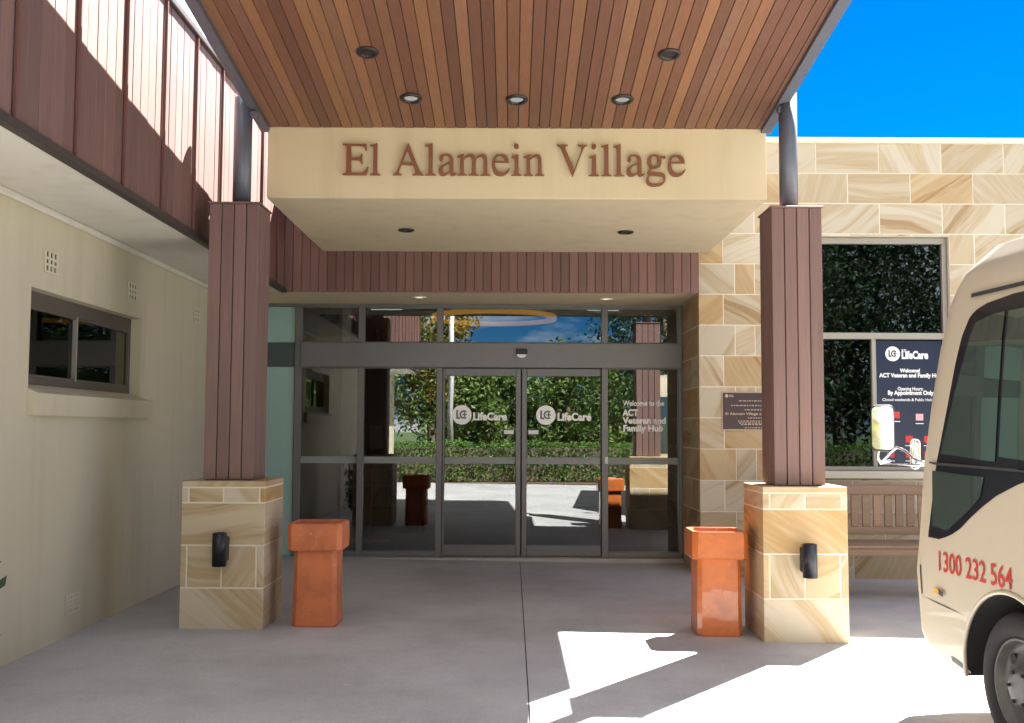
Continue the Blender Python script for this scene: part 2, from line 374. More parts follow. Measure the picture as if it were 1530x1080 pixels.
leafmat('leaf_green', (.06, .11, .022), (.12, .2, .04), (.24, .3, .08))
leafmat('leaf_dark', (.03, .055, .02), (.05, .09, .032), (.085, .13, .045))
leafmat('leaf_gold', (.20, .13, .02), (.30, .2, .03), (.16, .17, .03))
leafmat('leaf_hedge', (.07, .15, .022), (.12, .23, .035), (.19, .31, .06))

# ------------------------------------------------------------------ text and letter shapes
def text_mesh(s, size, bold=0.0, align='LEFT', extrude=0.0, res=4):
    cu = bpy.data.curves.new('txt', 'FONT'); cu.body = s; cu.size = size; cu.offset = bold * size; cu.align_x = align; cu.extrude = extrude; cu.resolution_u = res
    o = bpy.data.objects.new('txt', cu); COL.objects.link(o)
    dg = bpy.context.evaluated_depsgraph_get(); me = bpy.data.meshes.new_from_object(o.evaluated_get(dg))
    bpy.data.objects.remove(o); bpy.data.curves.remove(cu)
    return me
def text_obj(name, s, m, parent, origin, right, up, size, bold=0.0, align='LEFT', extrude=0.0, fit=None, name_mesh=None):
    """flat lettering: origin of the baseline, right and up give its plane; fit = wanted width"""
    me = text_mesh(s, size, bold, align, extrude)
    right = Vector(right).normalized(); up = Vector(up).normalized(); nrm = right.cross(up)
    xs = [v.co.x for v in me.vertices]; k = 1.0
    if fit and max(xs) > min(xs): k = fit / (max(xs) - min(xs))
    o0 = Vector(origin)
    for v in me.vertices: v.co = o0 + right * v.co.x * k + up * v.co.y + nrm * v.co.z
    me.name = name; me.materials.clear()
    return link(name, me, m, parent)
GLYPH = {  # serif capitals and small letters, thousandths of an em: 'M' starts a contour, L lines, Q quadratic curves
 'E': (611, 'M12,0 L12,19 Q100,22 100,110 L100,552 Q100,640 12,643 L12,662 L546,662 L551,519 L526,519 Q510,624 420,624 L201,624 L201,366 L330,366 Q420,366 430,450 L455,450 L455,235 L430,235 Q420,322 330,322 L201,322 L201,80 Q201,38 250,38 L380,38 Q520,38 572,169 L597,169 L556,0'),
 'l': (278, 'M19,0 L19,15 Q94,18 94,80 L94,570 Q94,622 60,622 Q40,622 19,617 L19,635 Q120,660 175,683 L182,680 L182,80 Q182,18 257,15 L257,0'),
 'i': (278, 'M16,0 L16,15 Q91,18 91,80 L91,334 Q91,386 60,388 Q40,388 20,385 L20,402 Q110,430 175,460 L180,456 L180,80 Q180,18 253,15 L253,0 M78,631 Q78,683 130,683 Q182,683 182,631 Q182,579 130,579 Q78,579 78,631'),
 'n': (500, 'M16,0 L16,15 Q81,18 81,80 L81,334 Q81,388 50,390 Q35,390 16,386 L16,403 Q90,430 155,460 L164,458 L164,381 Q240,460 320,460 Q424,460 424,305 L424,80 Q424,18 485,15 L485,0 L275,0 L275,15 Q340,18 340,80 L340,290 Q340,404 275,404 Q220,404 165,340 L165,70 Q165,18 230,15 L230,0'),
 'm': (778, 'M16,0 L16,15 Q82,18 82,80 L82,334 Q82,388 50,390 Q35,390 19,386 L19,403 Q95,430 158,460 L165,458 L165,383 Q245,460 318,460 Q405,460 430,376 Q515,460 591,460 Q698,460 698,290 L698,80 Q698,18 775,15 L775,0 L539,0 L539,15 Q614,18 614,80 L614,290 Q614,404 550,404 Q490,404 435,340 L434,300 L434,80 Q434,18 512,15 L512,0 L270,0 L270,15 Q350,18 350,80 L350,300 Q350,404 290,404 Q225,404 166,340 L166,70 Q166,18 240,15 L240,0'),
 'e': (444, 'M408,158 L424,150 Q370,-10 212,-10 Q25,-10 25,220 Q25,460 230,460 Q400,460 405,277 L97,277 Q100,60 250,60 Q350,60 408,158 M99,309 L303,309 Q295,422 210,422 Q115,422 99,309'),
 'a': (444, 'M442,40 L442,66 Q420,46 398,46 Q373,46 373,90 L373,310 Q373,460 210,460 Q56,460 56,350 Q56,306 97,306 Q140,306 140,350 Q135,370 135,385 Q140,432 200,432 Q287,432 287,330 L287,292 Q150,240 95,200 Q37,160 37,95 Q37,-10 140,-10 Q210,-10 287,60 Q293,-10 352,-10 Q400,-10 442,40 M287,95 L287,262 Q200,232 165,200 Q127,165 127,120 Q127,50 190,50 Q240,50 287,95'),
 'A': (722, 'M15,0 L15,19 Q75,22 110,110 L340,674 L367,674 L610,100 Q645,22 706,19 L706,0 L451,0 L451,19 Q520,20 520,55 Q520,75 508,105 L461,222 L199,222 L155,105 Q143,75 143,55 Q143,20 213,19 L213,0 M216,260 L446,260 L330,532'),
 'V': (722, 'M697,662 L697,643 Q640,640 605,550 L380,-11 L368,-11 L120,560 Q85,640 16,643 L16,662 L265,662 L265,643 Q210,640 208,612 Q208,590 222,556 L405,130 L560,530 Q572,562 572,585 Q572,640 490,643 L490,662'),
 'g': (500, 'M470,388 L470,427 L338,427 Q285,460 220,460 Q65,460 65,312 Q65,215 145,176 Q60,110 60,75 Q60,45 100,25 Q28,-35 28,-90 Q28,-218 215,-218 Q470,-218 470,-45 Q470,78 330,83 L190,90 Q125,94 125,118 Q125,140 175,166 Q195,162 218,162 Q382,162 382,308 Q382,355 362,388 M220,432 Q290,432 290,300 Q290,190 225,190 Q150,190 150,320 Q150,432 220,432 M130,15 Q85,-30 85,-75 Q85,-160 245,-160 Q430,-160 430,-65 Q430,5 315,5 Q200,7 130,15'),
}
def glyph_mesh(ch, kx, ky, extrude):
    cu = bpy.data.curves.new('g', 'CURVE'); cu.dimensions = '2D'; cu.fill_mode = 'BOTH'; cu.extrude = extrude
    for cont in GLYPH[ch][1].split('M')[1:]:
        toks = cont.split(); pts = [tuple(map(float, toks[0].split(',')))]; i = 1
        while i < len(toks):
            t = toks[i]
            if t[0] == 'L': pts.append(tuple(map(float, t[1:].split(',')))); i += 1
            else:
                c = tuple(map(float, t[1:].split(','))); e = tuple(map(float, toks[i + 1].split(','))); a = pts[-1]
                for k in range(1, 6):
                    q = k / 5; pts.append(tuple((1 - q) ** 2 * a[j] + 2 * q * (1 - q) * c[j] + q * q * e[j] for j in (0, 1)))
                i += 2
        if math.dist(pts[0], pts[-1]) < 1: pts.pop()
        sp = cu.splines.new('POLY'); sp.points.add(len(pts) - 1); sp.use_cyclic_u = True
        for p, q in zip(sp.points, pts): p.co = (q[0] * kx, q[1] * ky, 0, 1)
    o = bpy.data.objects.new('g', cu); COL.objects.link(o)
    dg = bpy.context.evaluated_depsgraph_get(); me = bpy.data.meshes.new_from_object(o.evaluated_get(dg))
    bpy.data.objects.remove(o); bpy.data.curves.remove(cu)
    return me

# ------------------------------------------------------------------ ground
Y_DOOR, Y_FRONT = 11.8, 10.7
X_WALL, X_CLAD = -3.02, -2.37
def sheet(name, xs, y0, y1, dz, m):
    b = MB(); v = []
    for x in xs: v += [(x, y0, gz(x) + dz), (x, y1, gz(x) + dz)]
    b.add(v, [(2 * i, 2 * i + 2, 2 * i + 3, 2 * i + 1) for i in range(len(xs) - 1)])
    return struct(b.build(name, m, recalc=False))
sheet('ground', [-400, -3.3, 6, 400], -400, 400, -.045, 'lawn')
def slab(x0, x1, y0, y1):
    b = MB(); xs = [x0] + [x for x in (-3.3, 6.0) if x0 < x < x1] + [x1]
    v = []
    for x in xs:
        for y in (y0, y1): v.append((x, y, gz(x)))
        for y in (y0, y1): v.append((x, y, gz(x) - .03))
    f = []
    for i in range(len(xs) - 1):
        a, c = 4 * i, 4 * i + 4
        f += [(a, c, c + 1, a + 1), (a, a + 2, c + 2, c), (a + 1, c + 1, c + 3, a + 3)]
    f += [(0, 1, 3, 2), (len(v) - 4, len(v) - 2, len(v) - 1, len(v) - 3)]
    b.add(v, f); return b
pave = sheet('pavement', [-3.3, 0, 6, 14], -4.4, 11.72, -.012, 'joint_filler')
for (x0, x1) in ((-3.25, .0945), (.1015, 4.7), (4.707, 13.9)):
    for (y0, y1) in ((-4.35, -.006), (.006, 5.0 - 1.2), (3.812, 11.7)):
        slab(x0, x1, y0, y1).build('slab', 'concrete', pave)
struct(MB().box(-40, 40, -9.5, -4.42, -.3, .02).build('garden_bed', 'soil'))
struct(MB().box(14, 60, -4.4, 11.7, -.3, -.08).build('driveway', 'asphalt'))

# ------------------------------------------------------------------ left wing of the building
lw = thing('building', (X_WALL, 6, 0), 'cream rendered wing with overhanging upper cladding of brown timber boards', 'building')
wy0, wz1 = at(47, 428, X=X_WALL).y, at(47, 428, X=X_WALL).z
wy1 = at(212, 472, X=X_WALL).y; wz0 = at(47, 580, X=X_WALL).z
ZS = 2.875
b = MB()
b.box(X_WALL - .3, X_WALL, -3, wy0, -.2, ZS + .1); b.box(X_WALL - .3, X_WALL, wy1, Y_DOOR + .3, -.2, ZS + .1)
b.box(X_WALL - .3, X_WALL, wy0, wy1, -.2, wz0); b.box(X_WALL - .3, X_WALL, wy0, wy1, wz1, ZS + .1)
b.build('wall', 'cream_render', lw)
MB().box(X_WALL + .001, X_CLAD - .03, -3, Y_FRONT - .03, ZS, ZS + .06).build('eave_soffit', 'eave_paint', lw)
MB().cbox(X_WALL + .001, X_WALL + .03, -3, Y_FRONT + 1.0, ZS - .045, ZS - .001, .008).build('cornice', 'eave_paint', lw)
MB().box(-12, X_CLAD - .035, -3, Y_FRONT + 9, ZS + .065, 4.33).build('upper_wall', 'dark_gap', lw)
MB().box(-12, X_CLAD - .02, -3, Y_FRONT + 9, 4.335, 4.37).build('roof', 'flashing', lw)
MB().cbox(X_CLAD - .03, X_CLAD + .03, -3, Y_FRONT, ZS - .012, ZS + .035, .004).build('bottom_trim', 'flashing', lw)
MB().cbox(X_CLAD - .05, X_CLAD + .035, -3, Y_FRONT + .03, 4.372, 4.42, .006).build('coping', 'flashing', lw)
pitch_ = .688; y_b = 4.82 - pitch_ * 11
while y_b < Y_FRONT - .05:
    if y_b > -3:
        MB().cbox(X_CLAD + .003, X_CLAD + .024, y_b - .009, y_b + .009, ZS + .036, 4.371, .003).build('batten', 'batten_red', lw)
    y_b += pitch_
bw = pitch_ / 5; y_b = 4.82 - pitch_ * 11
while y_b < Y_FRONT - .02:
    if y_b > -3:
        j = random.uniform(-.002, .002)
        MB().cbox(X_CLAD - .022, X_CLAD + j, y_b + .0025, min(y_b + bw - .0025, Y_FRONT - .001), ZS + .0355, 4.3705, .003).build('cladding_board', 'cladding_timber', lw)
    y_b += bw
# small high window
win = MB().box(X_WALL - .13, X_WALL - .085, wy0 + .001, wy1 - .001, wz1 - .095, wz1 - .001)
win.box(X_WALL - .13, X_WALL - .085, wy0 + .001, wy1 - .001, wz0 + .001, wz0 + .075)
win.box(X_WALL - .129, X_WALL - .086, wy0 + .001, wy0 + .03, wz0 + .076, wz1 - .096); win.box(X_WALL - .129, X_WALL - .086, wy1 - .05, wy1 - .001, wz0 + .076, wz1 - .096)
wo = win.build('window', 'brown_frame', lw)
ym = wy0 + (wy1 - wy0) * .46
MB().box(X_WALL - .122, X_WALL - .08, ym - .012, ym + .012, wz0 + .0765, wz1 - .0965).build('sash', 'window_frame', wo)
s_ = MB(); zb, zt = wz0 + .0765, wz1 - .0965
s_.box(X_WALL - .121, X_WALL - .084, wy0 + .031, wy1 - .051, zt - .02, zt); s_.box(X_WALL - .121, X_WALL - .084, wy0 + .031, wy1 - .051, zb, zb + .02)
s_.build('sash', 'brown_frame', wo)
MB().box(X_WALL - .112, X_WALL - .108, wy0 + .031, ym - .013, zb + .021, zt - .021).build('pane', 'dark_glass', wo)
MB().box(X_WALL - .106, X_WALL - .102, ym + .013, wy1 - .051, zb + .021, zt - .021).build('pane', 'door_glass', wo)
MB().box(X_WALL - .299, X_WALL - .25, wy0 - .2, wy1 + .2, wz0 - .1, wz1 + .1).build('dark_backing', 'dark_room', wo)  # near-black panel paints in the shade of the room behind
sl = MB(); y0s, y1s = at(40, 600, X=X_WALL).y, at(219, 610, X=X_WALL).y
sl.add([(X_WALL - .08, wy0 + .001, wz0 + .03), (X_WALL - .08, wy1 - .001, wz0 + .03), (X_WALL + .07, y1s, wz0 - .03), (X_WALL + .07, y0s, wz0 - .03),
        (X_WALL + .001, wy0 + .001, wz0 - .17), (X_WALL + .001, y1s - .03, wz0 - .17), (X_WALL + .055, y1s, wz0 - .17), (X_WALL + .055, y0s, wz0 - .17)],
       [(0, 3, 2, 1), (3, 7, 6, 2), (4, 5, 6, 7), (0, 4, 7, 3), (1, 2, 6, 5), (0, 1, 5, 4)])
sl.build('window_sill', 'cream_render', wo)
def air_brick(cx, cy, hw, hh, rows=3, cols=3, depth=.012, back='dark_gap'):
    c = at(cx, cy, X=X_WALL); r = MB().box(X_WALL + .0005, X_WALL + .003, c.y - hw, c.y + hw, c.z - hh, c.z + hh).build('vent', back, lw)
    g = MB()
    e = .012
    g.box(X_WALL + .0032, X_WALL + depth, c.y - hw - e, c.y + hw + e, c.z + hh, c.z + hh + e); g.box(X_WALL + .0032, X_WALL + depth, c.y - hw - e, c.y + hw + e, c.z - hh - e, c.z - hh)
    for k in range(cols + 1):
        y = c.y - hw + 2 * hw * k / cols; g.box(X_WALL + .0034, X_WALL + depth - .001, y - .012, y + .012, c.z - hh, c.z + hh)
    for k in range(1, rows):
        z = c.z - hh + 2 * hh * k / rows; g.box(X_WALL + .0036, X_WALL + depth - .002, c.y - hw, c.y + hw, z - .008, z + .008)
    g.build('vent_grille', 'vent_plaster', r)
air_brick(75, 392, .085, .062); air_brick(197, 436, .085, .06); air_brick(293, 471, .085, .055); air_brick(107, 901, .1, .055, 4, 2, .008, 'cream_render')

# ------------------------------------------------------------------ entrance: upper cladding, recess, glazing
en = thing('building', (-.2, Y_DOOR, 0), 'recessed glazed entrance front below a band of narrow brown timber boards', 'building')
XL, XR = X_CLAD, 1.93
Z_REC = 2.885
w_ = .0897; x_ = XL + .002; k_ = 0
while x_ < XR - .01:
    MB().cbox(x_ + .002, min(x_ + w_ - .002, XR - .001), Y_FRONT - .02 + random.uniform(-.0015, .0015), Y_FRONT + .002, Z_REC - .012, 4.44, .003).build('cladding_board', 'cladding_timber', en)
    x_ += w_
MB().box(XL - .02, XR - .001, Y_FRONT + .003, Y_DOOR + .12, Z_REC + .006, 4.42).build('bulkhead', 'dark_gap', en)
MB().box(X_WALL + .031, XR - .001, Y_FRONT + .0035, Y_DOOR + .1, Z_REC - .004, Z_REC + .005).build('recess_soffit', 'soffit_paint', en)
MB().box(XL - 8, 9.5, Y_FRONT + .5, 21, 4.445, 4.5).build('roof', 'flashing', en)
MB().cbox(-2.99, XR - .001, Y_DOOR - .16, Y_DOOR + .3, -.02, .03, .005).build('threshold', 'threshold_concrete', en)
# interior shell
ir = MB(); ir.box(-4.2, 3.6, 19.6, 19.7, 0, 3.3); ir.box(-4.3, -4.2, Y_DOOR + .15, 19.7, 0, 3.3); ir.box(3.6, 3.7, Y_DOOR + .15, 19.7, 0, 3.3)
ir.box(XR + .06, 3.7, Y_DOOR + .2, Y_DOOR + .3, 0, 3.3); ir.box(-4.3, X_WALL - .001, Y_DOOR + .2, Y_DOOR + .3, 0, 3.3); ir.box(-2.75, -2.4, 14.6, 15.4, 0, 3.25)
ir.build('interior_wall', 'interior_paint', en)
MB().box(-4.3, 3.7, Y_DOOR + .13, 19.7, 3.3, 3.4).build('interior_ceiling', 'interior_paint', en)
MB().box(-4.3, 3.7, Y_DOOR + .305, 19.7, -.05, .022).build('interior_floor', 'mat_carpet', en)
MB().box(-1.9, 1.0, 19.55, 19.59, .03, 2.6).build('dark_doorway_panel', 'dark_room', en)  # flat near-black panel stands in for the shade beyond an opening

def PX(x, y=640): return at(x, y, Y=Y_DOOR).x
def PZ(y, x=766): return at(x, y, Y=Y_DOOR).z
z_head, z_t0, z_t1, z_low = Z_REC - .0045, PZ(513), PZ(550), .031
ZM0, ZM1 = PZ(693), PZ(683)
fy0, fy1 = Y_DOOR - .05, Y_DOOR + .07
gl_front = thing('glazed_screen', (0, Y_DOOR, .031), 'grey framed glass shopfront with fanlights around the sliding doors', 'window wall')
xs_m = [(PX(440), PX(450)), (PX(534.5), PX(543.5)), (PX(652), PX(661)), (PX(898.5), PX(908)), (PX(1012.5), XR - .002)]
for i, (a, c) in enumerate(xs_m):
    MB().cbox(a, c, fy0, fy1, z_low, z_head - .035, .004).build('mullion', 'frame_metal', gl_front)
MB().cbox(X_WALL + .032, XR - .002, fy0 + .004, fy1 - .004, z_head - .034, z_head, .003).build('head_rail', 'frame_metal', gl_front)
MB().cbox(xs_m[0][1] - .005, XR - .004, fy0 - .035, fy1 - .02, z_t1, z_t0, .006).build('transom', 'frame_metal', gl_front)
bays = [(xs_m[0][1], xs_m[1][0]), (xs_m[1][1], xs_m[2][0]), (xs_m[2][1], xs_m[3][0]), (xs_m[3][1], xs_m[4][0])]
for i, (a, c) in enumerate(bays):
    MB().box(a + .001, c - .001, Y_DOOR + .006, Y_DOOR + .014, z_t0 + .012, z_head - .048).build('pane', 'door_glass', gl_front)
    for za, zb_ in ((z_head - .047, z_head - .0355), (z_t0 + .0005, z_t0 + .011)): MB().box(a + .001, c - .001, fy0 + .012, fy1 - .012, za, zb_).build('glazing_bead', 'frame_metal', gl_front)
    if i != 2:
        pn = MB().box(a + .001, c - .001, Y_DOOR + .006, Y_DOOR + .014, PZ(823), z_t1 - .012).build('pane', 'door_glass', gl_front)
        MB().box(a + .002, c - .002, Y_DOOR + .002, Y_DOOR + .0055, ZM0, ZM1).build('frosted_strip', 'frosted_strip', pn)
        MB().cbox(a + .001, c - .001, fy0 + .005, fy1 - .005, z_low + .001, PZ(823) - .001).build('sill_rail', 'frame_metal', gl_front)
        MB().box(a + .001, c - .001, fy0 + .012, fy1 - .012, z_t1 - .011, z_t1 - .001).build('glazing_bead', 'frame_metal', gl_front)
# teal spandrel glass at the left end
for nm, m, za, zb_ in (('spandrel_panel', 'teal_panel', z_low, z_t1), ('spandrel_band', 'teal_band', z_t1 + .002, z_t0 - .002), ('spandrel_panel', 'teal_panel', z_t0, z_head - .036)):
    MB().box(X_WALL + .032, xs_m[0][0] - .012, Y_DOOR - .01, Y_DOOR + .03, za, zb_).build(nm, m, gl_front)

# sliding doors
UPV, RT = (0, 0, 1), (1, 0, 0)
def disc(c, r, y, n=40): return MB().add([(c[0] + r * math.cos(2 * math.pi * k / n), y, c[1] + r * math.sin(2 * math.pi * k / n)) for k in range(n)], [tuple(range(n))])
def logo(parent, cx, cz, r, y, cut, white='print_white'):
    """round badge with the letters L and C and a small cross, printed flat"""
    disc((cx, cz), r, y).build('logo_disc', white, parent, recalc=False)
    g = MB(); yy = y - .0015; t = .19 * r
    g.box(cx - .58 * r, cx - .58 * r + t, yy - .0005, yy, cz - .42 * r, cz + .5 * r); g.box(cx - .58 * r + t, cx - .16 * r, yy - .0005, yy, cz - .42 * r, cz - .42 * r + t)
    n = 14; ctr = (cx + .2 * r, cz + .03 * r); v = []; 
    for k in range(n + 1):
        a = R(48) + R(264) * k / n
        for q in (.45 * r, .27 * r): v.append((ctr[0] + q * math.cos(a), yy, ctr[1] + q * math.sin(a)))
    g.add(v, [(2 * k, 2 * k + 2, 2 * k + 3, 2 * k + 1) for k in range(n)])
    yy -= .001
    g.box(cx + .04 * r, cx + .52 * r, yy - .0005, yy, cz - .04 * r, cz + .1 * r); g.box(cx + .21 * r, cx + .35 * r, yy - .0012, yy - .0007, cz - .2 * r, cz + .26 * r)
    g.build('logo_letters', cut, parent)
y_d = Y_DOOR + .0
for side, (pa, pb, ga, gb) in enumerate(((661.5, 778, 664.5, 770.5), (779.5, 898, 787, 897))):
    a, c = PX(pa), PX(pb); g0, g1 = PX(ga), PX(gb); zt_, zb_ = z_t1 - .004, .036
    zg1, zg0 = PZ(562), PZ(814)
    d = thing('sliding_door', ((a + c) / 2, y_d, .036), ('grey framed glass sliding door leaf beside the pane with the tall red stand' if side == 0 else 'grey framed glass sliding door leaf beside the welcome lettering'), 'door', 'pair of sliding entrance doors')
    MB().cbox(a, g0, y_d - .03, y_d + .03, zb_, zt_, .004).build('stile', 'frame_metal', d)
    MB().cbox(g1, c, y_d - .03, y_d + .03, zb_, zt_, .004).build('stile', 'frame_metal', d)
    MB().cbox(g0 + .0005, g1 - .0005, y_d - .029, y_d + .029, zg1, zt_ - .001, .004).build('top_rail', 'frame_metal', d)
    MB().cbox(g0 + .0005, g1 - .0005, y_d - .029, y_d + .029, zb_ + .001, zg0, .004).build('bottom_rail', 'frame_metal', d)
    pn = MB().box(g0 + .001, g1 - .001, y_d - .002, y_d + .006, zg0 + .001, zg1 - .001).build('pane', 'door_glass', d)
    MB().box(g0 + .002, g1 - .002, y_d - .006, y_d - .003, ZM0, ZM1).build('frosted_strip', 'frosted_strip', pn)
    lx, lz = PX(690 if side == 0 else 815.5), PZ(620)
    logo(d, lx, lz, PX(704.5) - PX(690), y_d - .006, 'print_cut')
    text_obj('lettering', 'LifeCare', 'print_white', d, (PX(706.5 if side == 0 else 832.5), y_d - .0065, PZ(627.5)), RT, UPV, .118, .045, fit=PX(757) - PX(706.5))
    # small recessed pull plate by the meeting stile
    hx0, hx1 = (PX(751), PX(770)) if side == 0 else (PX(787.5), PX(807))
    pl = MB().box(hx0, hx1, y_d - .012, y_d - .0035, PZ(650), PZ(641)).build('pull_plate', 'black_metal', d)
    MB().box(hx0 + .015, hx1 - .02, y_d - .014, y_d - .0125, PZ(648.5), PZ(642.5)).build('plate_label', 'white_plastic', pl)
sns = thing('motion_sensor', (PX(779), fy0 - .04, PZ(535)), 'small black and white door sensor on the grey transom', 'sensor')
MB().cbox(PX(771), PX(787), fy0 - .085, fy0 - .036, PZ(530), PZ(522.5), .004).build('housing', 'black_metal', sns)
b = MB(); n = 16
prof_ = [(PX(779) + (PX(786) - PX(779)) * math.cos(math.pi + math.pi * k / n), PZ(530.2) + (PZ(530.2) - PZ(535.5)) * math.sin(math.pi + math.pi * k / n)) for k in range(n + 1)]
b.add([(x, y, z) for y in (fy0 - .08, fy0 - .037) for x, z in prof_], [tuple(range(n + 1)), tuple(range(2 * n + 1, n, -1))] + [(k, k + 1, n + 2 + k, n + 1 + k) for k in range(n)])
b.build('lens_cover', 'white_plastic', sns)
# welcome lettering on the right-hand pane
wl_ = thing('window_lettering', (PX(960), Y_DOOR, PZ(645)), 'white printed welcome lettering on the narrow pane next to the stone return', 'lettering')
for s, py, x1, bold, sz in (('Welcome to the', 606, 993, .028, .082), ('ACT', 621, 954.5, .05, .1), ('Veteran and', 632.5, 996, .045, .096), ('Family Hub', 644, 990.5, .045, .096)):
    text_obj('text_line', s, 'print_white', wl_, (PX(931), Y_DOOR + .0045, PZ(py, 960)), RT, UPV, sz, bold, fit=PX(x1) - PX(931))
kb = tag(MB().cbox(PX(903), PX(907.5), fy0 - .012, fy0 - .001, PZ(692), PZ(682), .003).build('push_button', 'white_plastic'), 'tiny white push button plate on the mullion beside the doors', 'button')

# inside the foyer
hs = thing('sanitiser_stand', (-1.80, 13.3, .022), 'red pole stand with white dispenser box behind the glass', 'stand')
MB().tube([(-1.80, 13.3, .04), (-1.79, 13.3, 1.2)], .02, 10).build('pole', 'red_paint', hs)
MB().cbox(-2.0, -1.55, 13.1, 13.5, .023, .045, .006).build('base', 'red_paint', hs)
MB().cbox(-1.80, -1.66, 13.2, 13.34, 1.21, 1.5, .012).build('dispenser', 'white_plastic', hs)
MB().cbox(-1.84, -1.62, 13.16, 13.36, 1.13, 1.205, .01).build('drip_tray', 'black_metal', hs)
bn = thing('wheelie_bin', (-1.42, 14.3, .022), 'dark lidded wheelie bin standing inside the foyer', 'bin')
v = [(-1.60, 14.1, .06), (-1.24, 14.1, .06), (-1.24, 14.55, .06), (-1.60, 14.55, .06), (-1.66, 14.0, .84), (-1.19, 14.0, .84), (-1.19, 14.62, .84), (-1.66, 14.62, .84)]
MB().add(v, [(0, 3, 2, 1), (0, 1, 5, 4), (1, 2, 6, 5), (2, 3, 7, 6), (3, 0, 4, 7), (4, 5, 6, 7)]).build('bin_body', 'bin_plastic', bn)
MB().cbox(-1.68, -1.17, 13.97, 14.65, .842, .9, .015).build('lid', 'bin_plastic', bn)
for x in (-1.64, -1.26): MB().lathe([(0, 0), (.09, 0), (.09, .05), (0, .05)], 16, 'X', (x, 14.56, .112)).build('wheel', 'rubber', bn)
for i, x in enumerate((PX(569) * 1.28, PX(906) * 1.28)):
    t = thing('ceiling_light', (x, 15.1, 3.3), 'pale rectangular ceiling light inside the foyer, on the ' + ('cream wall' if i == 0 else 'sandstone wall') + ' side', 'light', 'foyer ceiling lights')
    MB().box(x - .26, x + .26, 14.5, 15.7, 3.27, 3.299).build('frame', 'white_plastic', t)
    MB().box(x - .235, x + .235, 14.53, 15.67, 3.262, 3.2695).build('diffuser', 'troffer', t)
pd = thing('ring_pendant', (-.25, 14.2, 2.96), 'glowing orange ring pendant hanging inside above the doors', 'pendant lamp')
MB().lathe([(.80, 0), (.86, 0), (.86, .06), (.80, .06), (.80, 0)], 48, 'Z', (-.25, 14.2, 2.96)).build('ring', 'pendant_glow', pd)
for a in (0.4, 2.5, 4.6): MB().tube([(-.25 + .83 * math.cos(a), 14.2 + .83 * math.sin(a), 3.04), (-.25 + .83 * math.cos(a), 14.2 + .83 * math.sin(a), 3.3)], .004, 5).build('cord', 'black_metal', pd)

# ------------------------------------------------------------------ right wing: sandstone wall
rw = thing('building', (4.5, Y_FRONT, 0), 'right-hand wing faced in banded golden sandstone blocks with a large window', 'building')
CH, CW, ZTOP, JT = .32, .655, 4.468, .005
wx0, wx1 = 2.86, at(1418, 360, Y=Y_FRONT).x; wzt, wzb = at(1400, 353, Y=Y_FRONT).z, at(1340, 704, Y=Y_FRONT).z
XE = 9.2; JT = .0075
def stone(x0, x1, y0, y1, z0, z1, parent, m='sandstone_wall'):
    j = random.uniform(-.002, .001)
    return MB().cbox(x0 + JT / 2, x1 - JT / 2, y0 + (j if y1 - y0 < .2 else 0), y1, z0 + JT / 2, z1 - JT / 2, .003).build('stone_block', m, parent)
X_J = at(1219, 236, Y=Y_FRONT).x
row = 0; z1 = ZTOP
while z1 > .0:
    z0 = max(z1 - CH, -.1)
    if z0 < .1: z0 = -.1
    joints = [XR]; o = (X_J + (CW / 2 if row % 2 else 0)) % CW
    if row >= 3: joints.append(XR + (.26 if row % 2 else .38))
    x = o
    while x < XE:
        if x > joints[-1] + .12: joints.append(x)
        x += CW
    joints.append(XE)
    for a, c in zip(joints, joints[1:]):
        segs = [(a, c, z0, z1)]
        if z1 > wzb and z0 < wzt:              # cut round the window
            segs = []
            if a < wx0: segs.append((a, min(c, wx0), z0, z1))
            if c > wx1: segs.append((max(a, wx1), c, z0, z1))
            ia, ic = max(a, wx0), min(c, wx1)
            if ic - ia > .01:
                if z1 > wzt: segs.append((ia, ic, max(z0, wzt), z1))
                if z0 < wzb: segs.append((ia, ic, z0, min(z1, wzb)))
        for s_ in segs:
            if s_[1] - s_[0] > .02 and s_[3] - s_[2] > .02: stone(s_[0], s_[1], Y_FRONT, Y_FRONT + .06, s_[2], s_[3], rw)
    # return into the entrance recess
    if z0 < Z_REC - .03:
        cuts = [Y_FRONT + .06, Y_FRONT + (.45 if row % 2 else .78), Y_DOOR - .05]
        for a, c in zip(cuts, cuts[1:]): stone(XR, XR + .06, a, c, z0, min(z1, Z_REC - .006), rw)
    z1 = z0 if z0 > -.05 else -1
    row += 1
w = MB()
w.box(XR + .012, wx0, Y_FRONT + .0025, Y_FRONT + .058, -.1, ZTOP); w.box(wx1, XE, Y_FRONT + .0025, Y_FRONT + .058, -.1, ZTOP); w.box(wx0, wx1, Y_FRONT + .0025, Y_FRONT + .058, wzt, ZTOP); w.box(wx0, wx1, Y_FRONT + .0025, Y_FRONT + .058, -.1, wzb)
w.box(XR + .004, XR + .058, Y_FRONT + .059, Y_DOOR + .05, -.1, Z_REC - .006)
w.build('mortar_bed', 'mortar', rw)
w = MB(); yb0, yb1 = Y_FRONT + .0605, Y_FRONT + .3
w.box(XR + .0605, wx0 - .03, yb0, yb1, -.1, ZTOP); w.box(wx1 + .03, XE, yb0, yb1, -.1, ZTOP); w.box(wx0 - .03, wx1 + .03, yb0, yb1, wzt + .03, ZTOP); w.box(wx0 - .03, wx1 + .03, yb0, yb1, -.1, wzb - .03)
w.box(XR + .0605, XR + .16, yb1, Y_DOOR + .199, -.1, ZTOP - .1); w.box(XE - .2, XE, yb1, 21, -.1, ZTOP - .1)
w.build('wall', 'interior_paint', rw)
MB().cbox(XR - .02, XE, Y_FRONT - .03, Y_FRONT + .34, ZTOP + .001, ZTOP + .055, .006).build('coping', 'mortar', rw)
